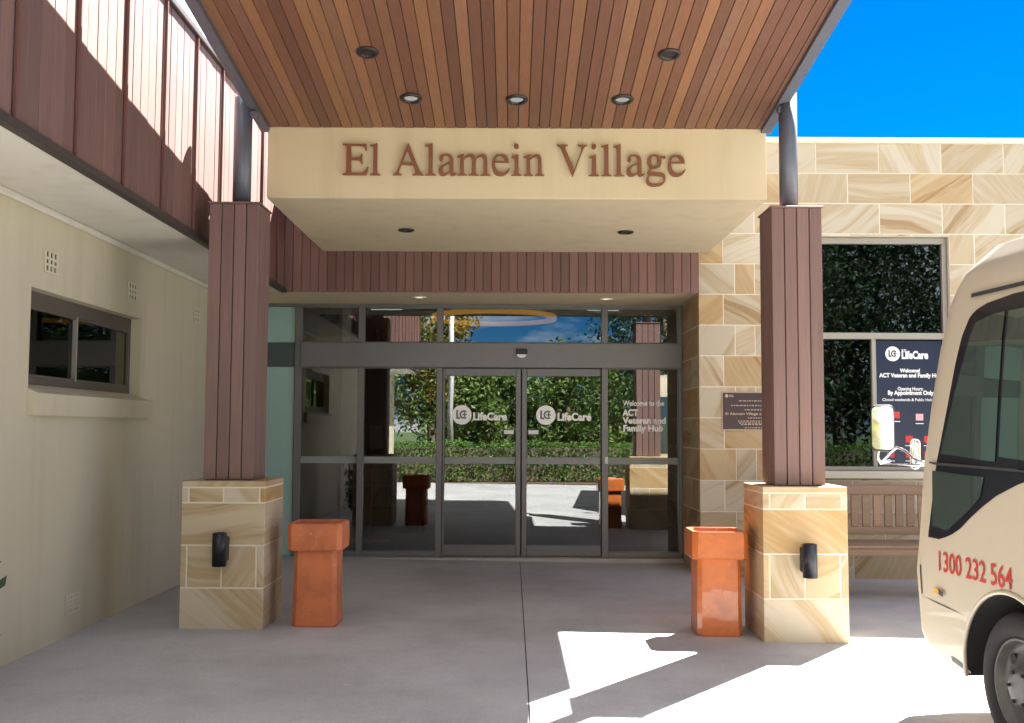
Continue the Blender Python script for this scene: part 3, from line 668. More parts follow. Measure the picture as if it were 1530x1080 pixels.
# lining of the window opening, frame, panes
ln = MB(); e = .03
ln.box(wx0 - .03, wx0, Y_FRONT + .0605, yb1, wzb, wzt); ln.box(wx1, wx1 + .03, Y_FRONT + .0605, yb1, wzb, wzt); ln.box(wx0, wx1, Y_FRONT + .0605, yb1, wzt, wzt + .03)
wr = ln.build('window', 'window_frame', rw)
fz0, fz1 = wzb + .001, wzt - .001; FY0, FY1 = Y_FRONT + .07, Y_FRONT + .15
def RX(x, y=500): return at(x, y, Y=Y_FRONT + .1).x
def RZ(y, x=1340): return at(x, y, Y=Y_FRONT + .1).z
f_ = [(wx0 + .001, wx1 - .001, RZ(365), fz1), (wx0 + .001, wx1 - .001, fz0, RZ(697)), (wx0 + .001, wx1 - .001, RZ(507), RZ(497.5))]
for (a, c, z0, z1) in f_: MB().cbox(a, c, FY0, FY1, z0, z1, .004).build('frame_rail', 'window_frame', wr)
for (a, c, z0, z1) in ((wx0 + .001, wx0 + .06, RZ(697), RZ(507)), (wx0 + .001, wx0 + .06, RZ(497.5), RZ(365)), (RX(1408), wx1 - .001, RZ(697), RZ(507)), (RX(1408), wx1 - .001, RZ(497.5), RZ(365)), (RX(1300.5), RX(1307), RZ(697), RZ(507))):
    MB().cbox(a, c, FY0 + .001, FY1 - .001, z0 + .0005, z1 - .0005, .004).build('frame_stile', 'window_frame', wr)
gy = Y_FRONT + .11
MB().box(wx0 + .061, RX(1408) - .001, gy, gy + .008, RZ(497.5) + .001, RZ(365) - .001).build('pane', 'window_glass', wr)
MB().box(wx0 + .061, RX(1300.5) - .001, gy, gy + .008, RZ(697) + .001, RZ(507) - .001).build('pane', 'window_glass', wr)
MB().box(RX(1307) + .001, RX(1408) - .001, gy, gy + .008, RZ(697) + .001, RZ(507) - .001).build('pane', 'window_glass', wr)
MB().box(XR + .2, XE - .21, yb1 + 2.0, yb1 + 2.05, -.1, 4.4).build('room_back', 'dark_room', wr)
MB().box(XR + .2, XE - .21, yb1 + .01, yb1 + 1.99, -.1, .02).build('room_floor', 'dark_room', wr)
MB().cbox(wx0 - .02, wx1 + .02, Y_FRONT - .05, Y_FRONT - .001, wzb - .075, wzb - .004, .006).build('window_sill', 'mortar', wr)
# blue opening-hours print in the lower right pane
sg = thing('window_sign', (RX(1357), gy, RZ(697)), 'navy printed opening hours sign with white lettering and red icons in window', 'sign')
sx0, sx1 = RX(1308.5), RX(1407); cx_ = RX(1361, 600)
MB().box(sx0, sx1, gy - .004, gy - .0015, RZ(696), RZ(509)).build('print_sheet', 'print_blue', sg)
gyp = gy - .0055
logo(sg, RX(1333.5), RZ(528.5), RX(1344.5) - RX(1333.5), gyp, 'print_blue')
text_obj('text_line', 'LifeCare', 'print_white', sg, (RX(1346.5), gyp, RZ(535.5)), RT, UPV, .11, .045, fit=RX(1386) - RX(1346.5))
text_obj('text_line', 'RSL', 'print_white', sg, (RX(1346.5), gyp, RZ(525.5)), RT, UPV, .04, .01)
for s, py, sz, bold, wpx in (('Welcome!', 556, .055, .035, 30), ('ACT Veteran and Family Hub', 563.5, .06, .035, 92), ('Opening Hours:', 583, .05, .02, 38), ('By Appointment Only', 589.5, .06, .035, 68), ('Closed weekends & Public Holidays', 599, .042, .008, 84)):
    text_obj('text_line', s, 'print_white', sg, (cx_, gyp, RZ(py)), RT, UPV, sz, bold, 'CENTER', fit=RX(1361 + wpx / 2) - RX(1361 - wpx / 2))
for (ix, iy, mm) in ((1336.5, 620, 'print_red'), (1371.5, 623, 'print_pink'), (1355.5, 656, 'print_red'), (1327.5, 679, 'print_red'), (1355.5, 679, 'print_red'), (1383, 679, 'print_red'), (1383, 656, 'print_red')):
    MB().box(RX(ix - 5.5), RX(ix + 5.5), gyp - .001, gyp, RZ(iy + 5), RZ(iy - 5)).build('icon', mm, sg)
    MB().box(RX(ix - 6), RX(ix + 6), gyp - .001, gyp, RZ(iy + 10.2), RZ(iy + 9)).build('icon_caption', 'print_white', sg)

# bronze plaque on the stone
px0, px1 = at(1078, 612, Y=Y_FRONT).x, at(1175, 612, Y=Y_FRONT).x; pz0, pz1 = at(1110, 643, Y=Y_FRONT).z, at(1110, 585, Y=Y_FRONT).z
pq = thing('plaque', ((px0 + px1) / 2, Y_FRONT, pz0), 'dark bronze plaque with pale border on sandstone behind the timber column', 'plaque')
MB().cbox(px0, px1, Y_FRONT - .012, Y_FRONT - .0025, pz0, pz1, .003).build('border', 'plaque_print', pq)
MB().cbox(px0 + .013, px1 - .013, Y_FRONT - .022, Y_FRONT - .0125, pz0 + .013, pz1 - .013, .003).build('plate', 'plaque_brown', pq)
yq = Y_FRONT - .0228; pc = (px0 + px1) / 2; ph = pz1 - pz0
disc((px0 + .05, pz1 - .045), .017, yq).build('emblem', 'plaque_print', pq, recalc=False)
text_obj('text_line', 'RSL', 'plaque_print', pq, (px0 + .075, yq, pz1 - .056), RT, UPV, .032, .02)
text_obj('text_line', 'El Alamein Village and Sir Leslie', 'plaque_print', pq, (pc, yq, pz1 - ph * .6), RT, UPV, .034, .012, 'CENTER', fit=px1 - px0 - .07)
for q, hw in ((.24, .16), (.36, .24), (.47, .1), (.68, .07), (.76, .17), (.81, .16), (.85, .14), (.93, .1)):
    lb = MB(); x = pc - hw
    while x < pc + hw:
        l = random.uniform(.012, .035); lb.box(x, min(x + l, pc + hw), yq - .0003, yq, pz1 - ph * q - .004, pz1 - ph * q + .004); x += l + .009
    lb.build('engraved_line', 'plaque_print', pq)

# ------------------------------------------------------------------ canopy
FX0, FX1, FZ0, FZ1, FY = -1.97, 2.035, 3.298, 3.885, 8.2
SL, CY0 = .125, 5.2
def cz(y): return 3.872 + SL * (FY - y)
cn = thing('entrance_canopy', (0, 8.2, 3.298), 'raked canopy lined with warm timber boards and carrying a deep cream fascia', 'canopy')
fb = MB(); fb.cbox(FX0, FX1, FY, Y_FRONT - .024, FZ0 + .004, FZ1, .006); fb.build('fascia', 'fascia_render', cn)
MB().box(FX0 + .004, FX1 - .004, FY + .004, Y_FRONT - .026, FZ0, FZ0 + .0035).build('fascia_soffit', 'soffit_paint', cn)
bw = .0832; x = -1.955; bm_ = None
sx_end = 1.99
while x < sx_end - .02:
    a, c = x + .003, min(x + bw - .003, sx_end)
    y1 = FY - .004; jj = random.uniform(-.0015, .0015)
    v = [(a, CY0, cz(CY0)), (c, CY0, cz(CY0)), (c, y1, cz(y1)), (a, y1, cz(y1))]; v = [(p[0], p[1], p[2] + jj) for p in v]
    v += [(p[0], p[1], p[2] + .018) for p in v]
    MB().add(v, [(0, 1, 2, 3), (4, 7, 6, 5), (0, 4, 5, 1), (1, 5, 6, 2), (2, 6, 7, 3), (3, 7, 4, 0)]).build('soffit_board', 'soffit_timber', cn)
    x += bw
def raked(x0, x1, y0, y1, d0, d1):
    v = [(x_, y_, cz(y_) + d) for d in (d0, d1) for y_ in (y0, y1) for x_ in (x0, x1)]
    return MB().add(v, [(0, 2, 3, 1), (4, 5, 7, 6), (0, 1, 5, 4), (2, 6, 7, 3), (0, 4, 6, 2), (1, 3, 7, 5)])
raked(-1.957, 1.992, CY0, FY + .3, .022, .065).build('roof_deck', 'dark_gap', cn)
raked(-2.035, 2.085, CY0 - .03, FY + .35, .067, .085).build('roof_sheet', 'steel_paint', cn)
raked(-2.03, -1.957, CY0 - .02, FY + .02, -.03, .065).build('edge_beam', 'steel_paint', cn)
raked(1.993, 2.075, CY0 - .02, FY + .02, -.03, .065).build('edge_beam', 'steel_paint', cn)
raked(-1.956, 1.992, CY0 - .07, CY0 - .003, -.03, .065).build('front_beam', 'steel_paint', cn)
for x0, x1, yk in ((-2.02, -1.962, 7.82), (1.996, 2.03, 7.692)):
    MB().cbox(x0, x1, yk - .03, yk + .03, cz(yk) - .085, cz(yk) - .036, .004).build('bracket', 'steel_paint', cn)

# raised serif letters
sgn = thing('building_sign', (0, FY, FZ0 + .2), 'raised brown serif letters spelling the village name across the cream fascia', 'sign')
words = 'El Alamein Village'; total = sum(250 if ch == ' ' else GLYPH[ch][0] for ch in words)
lx0, lx1 = at(512.5, 262, Y=FY).x, at(1023.5, 265, Y=FY).x; kx = (lx1 - lx0) / (total - 30); base = at(766, 263.7, Y=FY).z
ky = (at(540, 216.5, Y=FY).z - at(540, 262.5, Y=FY).z) / 662
cur = lx0 - 12 * kx; gcache = {}
for ch in words:
    if ch == ' ': cur += 250 * kx; continue
    if ch not in gcache:
        me = glyph_mesh(ch, kx, ky, .011)
        for v in me.vertices: v.co = Vector((v.co.x, -v.co.z, v.co.y))
        me.materials.clear(); me.materials.append(M['sign_letter']); gcache[ch] = me
    o = link('letter', gcache[ch], None, sgn, (cur, FY - .028, base)); cur += GLYPH[ch][0] * kx

# downlights
def downlight(x, y, z, slope, r, lens, label, group, drop=.012):
    t = thing('downlight', (x, y, z), label, 'downlight', group)
    tr = MB().lathe([(r * .62, .012), (r * .62, -.004), (r * .72, -drop), (r * .92, -drop), (r, -.003), (r, .003), (r * .62, .003)], 28)
    ln_ = MB().lathe([(.0005, .0), (r * .5, .0), (r * .66, .006)], 24)
    for bb in (tr, ln_): bb.v = [(p[0] + x, p[1] + y, p[2] + z - slope * p[1]) for p in bb.v]
    tr.build('trim', 'downlight_trim' if lens != 'warm_lamp' else 'white_plastic', t); ln_.build('lens', lens, t)
def SIDE_OF(q): return 'cream wall' if q[0] < 766 else 'sandstone wall'
def on_soffit(px_, py_):
    d = ray(px_, py_); t = (3.872 + SL * FY - CAM_H) / (d.z + SL * d.y); return Vector((0, 0, CAM_H)) + d * t
for q in ((549, 77), (1000, 80)):
    p = on_soffit(*q); downlight(p.x, p.y, p.z - .004, SL, .078, 'dark_gap', 'unlit black downlight in the timber soffit, on the ' + SIDE_OF(q) + ' side', 'dark canopy downlights')
for q in ((614, 146), (772, 148), (930, 148)):
    p = on_soffit(*q); downlight(p.x, p.y, p.z - .004, SL, .085, 'lens_faint_glow', 'black rimmed pale lens downlight in the timber soffit, ' + ('middle of its row of three' if q[0] == 772 else 'on the ' + SIDE_OF(q) + ' side'), 'pale lens canopy downlights')
for q in ((607, 343), (935, 346)):
    p = at(*q, Z=FZ0); downlight(p.x, p.y, p.z - .004, 0, .075, 'dark_gap', 'small dark downlight under the cream fascia, on the ' + SIDE_OF(q) + ' side', 'fascia downlights')
for q in ((627, 443.5), (906, 446)):
    p = at(*q, Z=Z_REC - .004); downlight(p.x, p.y, p.z - .004, 0, .075, 'warm_lamp', 'lit warm downlight in the beige recess, on the ' + SIDE_OF(q) + ' side', 'lit recess downlights', .006)

# ------------------------------------------------------------------ columns
def column(cx, fy, zg, ztop, zc, label, wallside):
    t = thing('column', (cx, fy + .3, zg), label, 'column', 'canopy columns')
    hw = .299; g = .008
    y0, y1 = fy, fy + .6
    MB().box(cx - hw + .0025, cx + hw - .0025, y0 + .0025, y1 - .0025, zg - .02, ztop - .01).build('mortar_core', 'mortar', t)
    H = ztop - zg; rows = [(0, .277), (.277, .563), (.563, .85), (.85, .953), (.953, 1)]
    for i, (a, c) in enumerate(rows):
        za, zb_ = zg + H * a + (g / 2 if i else -.015), zg + H * c - g / 2
        xs = [-hw, hw] if i in (0, 2, 4) else ([-hw, -hw + .045, -.005, hw - .055, hw] if i == 1 else [-hw, -hw + .05, .0, hw - .04, hw])
        for xa, xb in zip(xs, xs[1:]):
            ga = g / 2 if xa > -hw else 0; gb = g / 2 if xb < hw else 0
            MB().cbox(cx + xa + ga, cx + xb - gb, y0, y1, za, zb_, .004).build('stone_block', 'sandstone_pier', t)
    cw = .1825; cy = fy + .3; ct = zc
    MB().box(cx - cw + .02, cx + cw - .02, cy - cw + .02, cy + cw - .02, ztop - .001, ct - .002).build('post_core', 'dark_gap', t)
    bw = 2 * cw / 4
    for k in range(4):
        a, c = -cw + bw * k + .003, -cw + bw * (k + 1) - .003
        ea = cx + (-cw if k == 0 else a); ec = cx + (cw if k == 3 else c)
        for yy in (cy - cw, cy + cw - .0195):
            MB().cbox(ea, ec, yy, yy + .0195, ztop + .001, ct - .003, .003).build('post_board', 'column_timber', t)
        fa = max(cy + a, cy - cw + .0202); fc = min(cy + c, cy + cw - .0202)
        for xx in (cx - cw, cx + cw - .0195):
            MB().cbox(xx, xx + .0195, fa, fc, ztop + .001, ct - .003, .003).build('post_board', 'column_timber', t)
    MB().cbox(cx - cw - .012, cx + cw + .012, cy - cw - .012, cy + cw + .012, ct - .002, ct + .012, .004).build('cap_plate', 'column_timber', t)
    MB().tube([(cx, cy + .02, ct + .013), (cx, cy + .02, cz(cy) + .064)], .068, 24).build('steel_pole', 'steel_paint', t)
    return t
column(-2.068, 7.5, .026, 1.082, 3.125, 'sandstone and timber column in shade against the cream wall', -1)
column(2.073, 7.372, -.026, 1.066, 3.085, 'sandstone and timber column next to the cream minibus', 1)
def wall_light(cx, wy, cz_, label):
    t = thing('wall_light', (cx, wy, cz_), label, 'wall light', 'pier wall lights')
    MB().cbox(cx - .042, cx + .042, wy - .06, wy - .0005, cz_ - .085, cz_ + .085, .004).build('bracket', 'black_metal', t)
    MB().lathe([(.036, -.112), (.05, -.115), (.05, .115), (.046, .118), (.04, .118), (.04, .09), (.0005, .09)], 24, 'Z', (cx, wy - .105, cz_)).build('lamp_tube', 'black_metal', t)
wall_light(at(328, 821, Y=7.4).x + .0, 7.5, at(325, 821, Y=7.4).z, 'black tube wall light on the shaded sandstone pier by the cream wall')
wall_light(at(1210, 838, Y=7.27).x, 7.372, at(1212, 838, Y=7.27).z, 'black tube wall light on the sandstone pier next to the minibus')

# ------------------------------------------------------------------ planters
def chamfer_ring(hw, c, z, cx, cy):
    pts = []
    for sx, sy in ((1, -1), (1, 1), (-1, 1), (-1, -1)):
        corner = Vector((sx * hw, sy * hw)); 
        ax = [(sx * hw, sy * (hw - c)), (sx * (hw - c), sy * hw)]
        if sx * sy < 0: ax = [ax[1], ax[0]]
        if sx * sy < 0: pts += [ax[0], ax[1]]
        else: pts += [ax[0], ax[1]]
    return [(cx + p[0], cy + p[1], z) for p in pts]
def planter(cx, cy, zg, mat_, label, rot=0.0):
    t = thing('planter', (cx, cy, zg), label, 'planter', 'terracotta planters', rz=0)
    def rings(spec, name, m, cap_last=True):
        vs_ = []; fs_ = []
        for hw, c, z in spec: vs_ += chamfer_ring(hw, c, zg + z, cx, cy)
        n = 8
        for i in range(len(spec) - 1): fs_ += [(i * n + k, i * n + (k + 1) % n, (i + 1) * n + (k + 1) % n, (i + 1) * n + k) for k in range(n)]
        if cap_last: fs_.append(tuple((len(spec) - 1) * n + k for k in range(n)))
        # uneven, hand made edges
        vs_ = [(p[0] + .004 * noise.noise(Vector(p) * 4), p[1] + .004 * noise.noise(Vector(p) * 4 + Vector((9, 2, 1))), p[2] + .003 * noise.noise(Vector(p) * 5)) for p in vs_]
        return MB().add(vs_, fs_).build(name, m, t)
    rings([(.158, .03, 0), (.162, .03, .01), (.158, .03, .25), (.156, .03, .552)], 'pot_body', mat_, False)
    rings([(.156, .03, .55), (.192, .035, .55), (.199, .035, .562), (.201, .036, .66), (.199, .036, .735), (.192, .034, .748), (.165, .028, .748), (.158, .026, .738), (.15, .026, .66)], 'rim', mat_, False)
    rings([(.153, .026, .655), (.151, .026, .662)], 'potting_soil', 'soil')
pl_ = at(468, 937, Z=.02); planter(pl_.x - .0, pl_.y + .17, gz(pl_.x), 'terracotta', 'matt terracotta planter with whitish scuffs on its square body')
pr_ = at(1077, 951, Z=-.015); planter(pr_.x + .0, pr_.y + .17, gz(pr_.x), 'terracotta_glazed', 'glossy orange glazed planter standing beside the sandstone pier')

# ------------------------------------------------------------------ bench
bx0, bx1, byf, byb = 2.55, 4.35, 9.28, 9.86
zb0 = gz(3.4)
bt = thing('bench', ((bx0 + bx1) / 2, 9.55, zb0), 'weathered timber slatted bench below the large window', 'bench')
for k in range(5):
    y = byf + k * .112
    MB().cbox(bx0, bx1, y, y + .102, zb0 + .46, zb0 + .485, .004).build('seat_slat', 'bench_timber', bt)
MB().cbox(bx0 + .03, bx1 - .03, byf + .012, byf + .04, zb0 + .395, zb0 + .458, .004).build('apron', 'bench_timber', bt)
MB().cbox(bx0, bx1, byb - .025, byb + .02, zb0 + .90, zb0 + .995, .006).build('top_rail', 'bench_timber', bt)
MB().cbox(bx0, bx1, byb - .025, byb + .02, zb0 + .53, zb0 + .60, .006).build('lower_rail', 'bench_timber', bt)
n = 17
for k in range(n):
    x = bx0 + .06 + (bx1 - bx0 - .12) * k / (n - 1)
    MB().cbox(x - .036, x + .036, byb - .014, byb + .009, zb0 + .601, zb0 + .899, .003).build('back_slat', 'bench_timber', bt)
for x in (bx0 + .03, bx1 - .1):
    MB().cbox(x, x + .07, byf + .045, byf + .11, gz(x), zb0 + .459, .004).build('leg', 'bench_timber', bt)
    MB().cbox(x, x + .07, byb + .021, byb + .085, gz(x), zb0 + .97, .004).build('leg', 'bench_timber', bt)
    MB().cbox(x, x + .07, byf - .01, byb + .02, zb0 + .66, zb0 + .70, .006).build('armrest', 'bench_timber', bt)
    MB().cbox(x + .01, x + .06, byf + .0, byf + .044, zb0 + .486, zb0 + .659, .004).build('arm_post', 'bench_timber', bt)

# ------------------------------------------------------------------ minibus (local frame: +x across away from the seen side, +y towards its tail, z up)
TH = R(5.4); BZ = -.06
bus = thing('minibus', (2.2, 5.75, BZ), 'cream minibus with red phone number and black window surround', 'bus', rz=0)
BK = Vector((math.sin(TH), -math.cos(TH), 0)); AC = Vector((math.cos(TH), math.sin(TH), 0))
def BW(a, s, z): return Vector((2.2, 5.75, BZ)) + AC * a + BK * s + Vector((0, 0, z + .10 * max(0.0, min(1.0, (z - 2.16) / .24))))
BL, BWD, CR = 6.3, 2.02, .15
FRONT = [(.30, .10), (.45, .03), (.77, .02), (.95, .06), (1.35, .13), (1.67, .215), (1.95, .30), (2.17, .385), (2.27, .46), (2.36, .64), (2.42, .95), (2.45, 1.25)]
SIDE = [(.30, .965), (.45, .985), (.77, 1.0), (.95, 1.0), (1.35, 1.0), (1.67, .993), (1.95, .982), (2.17, .965), (2.27, .935), (2.36, .85), (2.42, .6), (2.46, .0)]
FRONT = [(z_, s_ - .085) for z_, s_ in FRONT]
def interp(tab, z):
    if z <= tab[0][0]: return tab[0][1]
    for (a, b_), (c, d_) in zip(tab, tab[1:]):
        if z <= c: return b_ + (d_ - b_) * (z - a) / (c - a)
    return tab[-1][1]
def halfw(t):
    k = 1.0
    if t < CR: k = 1 - (CR / (BWD / 2)) * (1 - math.sqrt(max(0, 1 - (1 - t / CR) ** 2)))
    e = BL - t
    if e < CR: k = min(k, 1 - (CR / (BWD / 2)) * (1 - math.sqrt(max(0, 1 - (1 - e / CR) ** 2))))
    return k
def side_pt(s, z, off=0.0, far=False):
    """point on the bus flank at distance s from the nose and height z"""
    s0 = interp(FRONT, z); t = (s - s0) / (1 - s0 / BL)
    w = BWD / 2 * interp(SIDE, z) * halfw(max(0, t)) + off
    return BW(BWD / 2 + (w if far else -w), s, z)
zs = [.30, .33, .45, .60, .77, .86, .95, 1.08, 1.2, 1.35, 1.5, 1.67, 1.8, 1.95, 2.06, 2.17, 2.22, 2.27, 2.315, 2.36, 2.39, 2.42]
ts = [0, .01, .03, .06, .1, .15, .2, CR, .4, .6, .8, 1.0, 1.3, 1.7, 2.2, 3, 4, 5, 5.5, BL - CR, BL - .15, BL - .06, BL - .015, BL]
ts = sorted(set(ts)); rings_ = []
for t in ts:
    left = []; right = []
    for z in zs:
        s0 = interp(FRONT, z); s = s0 + t * (1 - s0 / BL); w = BWD / 2 * interp(SIDE, z) * halfw(t)
        left.append(BW(BWD / 2 - w, s, z)); right.append(BW(BWD / 2 + w, s, z))
    top = []
    for q in (-.66, -.33, 0, .33, .66):
        s0 = 1.05; z = 2.42 + .035 * (1 - q * q); w = BWD / 2 * .6 * q * halfw(t); top.append(BW(BWD / 2 + w, s0 + t * (1 - s0 / BL), z))
    rings_.append(left + top + right[::-1])
nr = len(rings_[0]); vv = [p for r in rings_ for p in r]; ff = []
for i in range(len(ts) - 1):
    for k in range(nr): ff.append((i * nr + k, i * nr + (k + 1) % nr, (i + 1) * nr + (k + 1) % nr, (i + 1) * nr + k))
half = len(zs)
for base_ in (0, (len(ts) - 1) * nr):
    for k in range(half - 1): ff.append((base_ + k, base_ + k + 1, base_ + nr - 2 - k, base_ + nr - 1 - k))
    ff.append(tuple(base_ + half - 1 + k for k in range(7)))
body = MB().add(vv, ff, True).build('body', 'bus_cream', bus)
WX = (.93, 4.75); WR = .345
cut = MB()
for s in WX:
    for far in (False, True):
        n = 28; a0, a1 = (-.2, .42) if not far else (BWD - .42, BWD + .2)
        prof = [(-.44, -.4), (-.44, .30)] + [(-.44 * math.cos(math.pi * k / n) * (1 if True else 1), .30 + .47 * math.sin(math.pi * k / n)) for k in range(1, n)] + [(.44, .30), (.44, -.4)]
        v = [BW(a, s + q[0], q[1]) for a in (a0, a1) for q in prof]; m_n = len(prof)
        cut.add(v, [tuple(range(m_n)), tuple(range(2 * m_n - 1, m_n - 1, -1))] + [(k, (k + 1) % m_n, m_n + (k + 1) % m_n, m_n + k) for k in range(m_n)])
cut_o = cut.build('cutter', 'wheel_dark')
md = body.modifiers.new('arch', 'BOOLEAN'); md.object = cut_o; md.operation = 'DIFFERENCE'; md.solver = 'EXACT'
bpy.context.view_layer.update()
dg = bpy.context.evaluated_depsgraph_get(); me2 = bpy.data.meshes.new_from_object(body.evaluated_get(dg)); body.modifiers.clear(); body.data = me2
bpy.data.objects.remove(cut_o)
me2.materials.clear(); me2.materials.append(M['bus_cream']); me2.materials.append(M['wheel_dark'])
for p in me2.polygons:
    c = body.matrix_world @ p.center - Vector((2.2, 5.75, 0)); a = c.dot(AC); s = c.dot(BK); p.material_index = 0
    for sw in WX:
        if abs(s - sw) < .46 and c.z < .85 + BZ and (.03 < a < .47 or BWD - .47 < a < BWD - .03): p.material_index = 1
me2.polygons.foreach_set('use_smooth', [True] * len(me2.polygons))
try: me2.set_sharp_from_angle(angle=R(32))
except Exception: pass

def patch(poly, name, m, off=.005, far=False, rows=26, cols=10, thick=.004, parent=None):
    """a panel following the flank, outlined by poly in (distance from nose, height)"""
    z_lo, z_hi = min(p[1] for p in poly), max(p[1] for p in poly); vs_ = []; ok = []
    for i in range(rows + 1):
        z = z_lo + (z_hi - z_lo) * min(max(i / rows, .0015), .9985); xs = []
        for (a, b_), (c, d_) in zip(poly, poly[1:] + poly[:1]):
            if (b_ - z) * (d_ - z) < 0: xs.append(a + (c - a) * (z - b_) / (d_ - b_))
        lo, hi = (min(xs), max(xs)) if xs else (0, 0)
        for k in range(cols + 1): vs_.append(side_pt(lo + (hi - lo) * k / cols, z, off, far))
    w = cols + 1
    fs_ = [(i * w + k, i * w + k + 1, (i + 1) * w + k + 1, (i + 1) * w + k) for i in range(rows) for k in range(cols)]
    return MB().add(vs_, fs_, True).build(name, m, parent or bus, recalc=False)
black = [(.19, .955), (.30, .955), (.416, .985), (.52, 1.03), (.613, 1.09), (.73, 1.155), (.854, 1.215), (1.073, 1.292), (1.3, 1.325), (5.9, 1.325), (5.95, 1.36), (5.95, 2.1), (5.9, 2.15), (1.1, 2.157), (.9, 2.154), (.70, 2.13), (.61, 2.09), (.545, 2.0), (.485, 1.86), (.42, 1.67), (.30, 1.356)]
for far in (False, True):
    sd = patch(black, 'window_surround', 'bus_black', .004, far, 60, 30)
    front_g = [(.34, 1.385), (.855, 1.375), (.925, 2.08), (.75, 2.078), (.665, 2.05), (.635, 2.0), (.51, 1.75)]
    patch(front_g, 'side_window', 'bus_glass', .009, far)
    patch([(.885, 1.374), (1.86, 1.372), (1.86, 2.08), (.955, 2.08)], 'side_window', 'bus_glass', .009, far)
    for k in range(4):
        a = 1.92 + k * .98; patch([(a, 1.372), (a + .92, 1.372), (a + .92, 2.08), (a, 2.08)], 'side_window', 'bus_glass', .009, far)
    patch([(.25, 1.02), (.40, 1.01), (.60, 1.12), (.72, 1.2), (.755, 1.30), (.26, 1.31)], 'quarter_window', 'bus_glass' if not far else 'bus_glass', .009, far)
    patch([(.235, 1.342), (1.10, 1.334), (1.10, 1.348), (.235, 1.356)], 'belt_trim', 'bus_trim', .012, far, 3, 14)
    patch([(.10, .628), (.52, .603), (.52, .609), (.10, .634)], 'seam_shade_line', 'bus_trim', .003, far, 2, 10)
    patch([(.075, .45), (.10, .45), (.10, .80), (.075, .80)], 'seam_shade_line', 'bus_trim', .003, far, 6, 1) if False else None
# windscreen, grille, lights on the nose
def nose(name, m, a0, a1, z0, z1, off=.006, na=14, nz=10):
    vs_ = []
    for i in range(nz + 1):
        z = z0 + (z1 - z0) * i / nz
        for k in range(na + 1):
            a = a0 + (a1 - a0) * k / na; vs_.append(BW(a, interp(FRONT, z) - off, z))
    w = na + 1
    return MB().add(vs_, [(i * w + k, i * w + k + 1, (i + 1) * w + k + 1, (i + 1) * w + k) for i in range(nz) for k in range(na)], True).build(name, m, bus)
nose('windscreen', 'bus_glass', .32, BWD - .32, 1.12, 2.1); nose('grille', 'bus_trim', .6, BWD - .6, .72, .86)
for a in (.32, BWD - .57): nose('headlight', 'clear_lens', a, a + .25, .66, .86)
nose('bumper', 'bus_trim', .30, BWD - .30, .36, .5, .03)
for a in (.3, BWD - .45):
    MB().add([BW(a, BL + .006, .9), BW(a + .15, BL + .006, .9), BW(a + .15, BL + .006, 1.3), BW(a, BL + .006, 1.3)], [(0, 1, 2, 3)]).build('tail_light', 'red_lens', bus)
MB().add([BW(.45, BL + .005, 1.4), BW(BWD - .45, BL + .005, 1.4), BW(BWD - .45, BL - .0 + .005, 2.1), BW(.45, BL + .005, 2.1)], [(0, 1, 2, 3)]).build('rear_window', 'bus_glass', bus)
patch([(.25, .672), (.30, .668), (.30, .70), (.25, .703)], 'side_indicator', 'amber_lens', .016, False, 4, 4)
patch([(.30, .668), (.345, .664), (.345, .696), (.30, .70)], 'side_reflector', 'bus_trim', .014, False, 4, 4)
patch([(.35, .37), (.36, .342), (.53, .318), (.53, .332), (.44, .355)], 'sill_edge', 'bus_trim', .004, False, 4, 8)
# phone number on the flank, wrapped on the panel
me = text_mesh('1300 232 564', .1, .006); xs_ = [v.co.x for v in me.vertices]; x0_, x1_ = min(xs_), max(xs_)
for v in me.vertices:
    s = .30 + (v.co.x - x0_) / (x1_ - x0_) * .665; v.co = side_pt(s, 0.795 + v.co.y * 1.45, .005)
me.materials.clear(); link('phone_number', me, 'number_red', bus)
# door outline behind the front wheel
patch([(1.5, .42), (1.515, .42), (1.515, 1.32), (1.5, 1.32)], 'door_seam', 'bus_trim', .003, False, 10, 1); patch([(2.2, .42), (2.215, .42), (2.215, 1.32), (2.2, 1.32)], 'door_seam', 'bus_trim', .003, False, 10, 1)
for far in (False, True):
    patch([(.09, .645), (.104, .645), (.104, .80), (.09, .80)], 'seam_shade_line', 'bus_trim', .003, far, 4, 1)  # dark strip paints the shade in the bumper corner recess
    patch([(.62, 2.175), (6.0, 2.175), (6.0, 2.19), (.62, 2.19)], 'rain_gutter', 'bus_trim', .012, far, 2, 30)
    patch([(1.42, .52), (4.3, .52), (4.3, .545), (1.42, .545)], 'rub_strip', 'bus_trim', .008, far, 2, 20)
    for sw in WX:
        lip = []
        for k in range(25):
            an = math.pi * k / 24; lip.append(side_pt(sw - .445 * math.cos(an), .30 + .475 * math.sin(an), .004, far))
        MB().tube(lip, .011, 8).build('wheel_arch_lip', 'bus_cream', bus)
patch([(2.9, .80), (3.08, .80), (3.08, .98), (2.9, .98)], 'fuel_flap', 'bus_cream', .005, False, 3, 3)
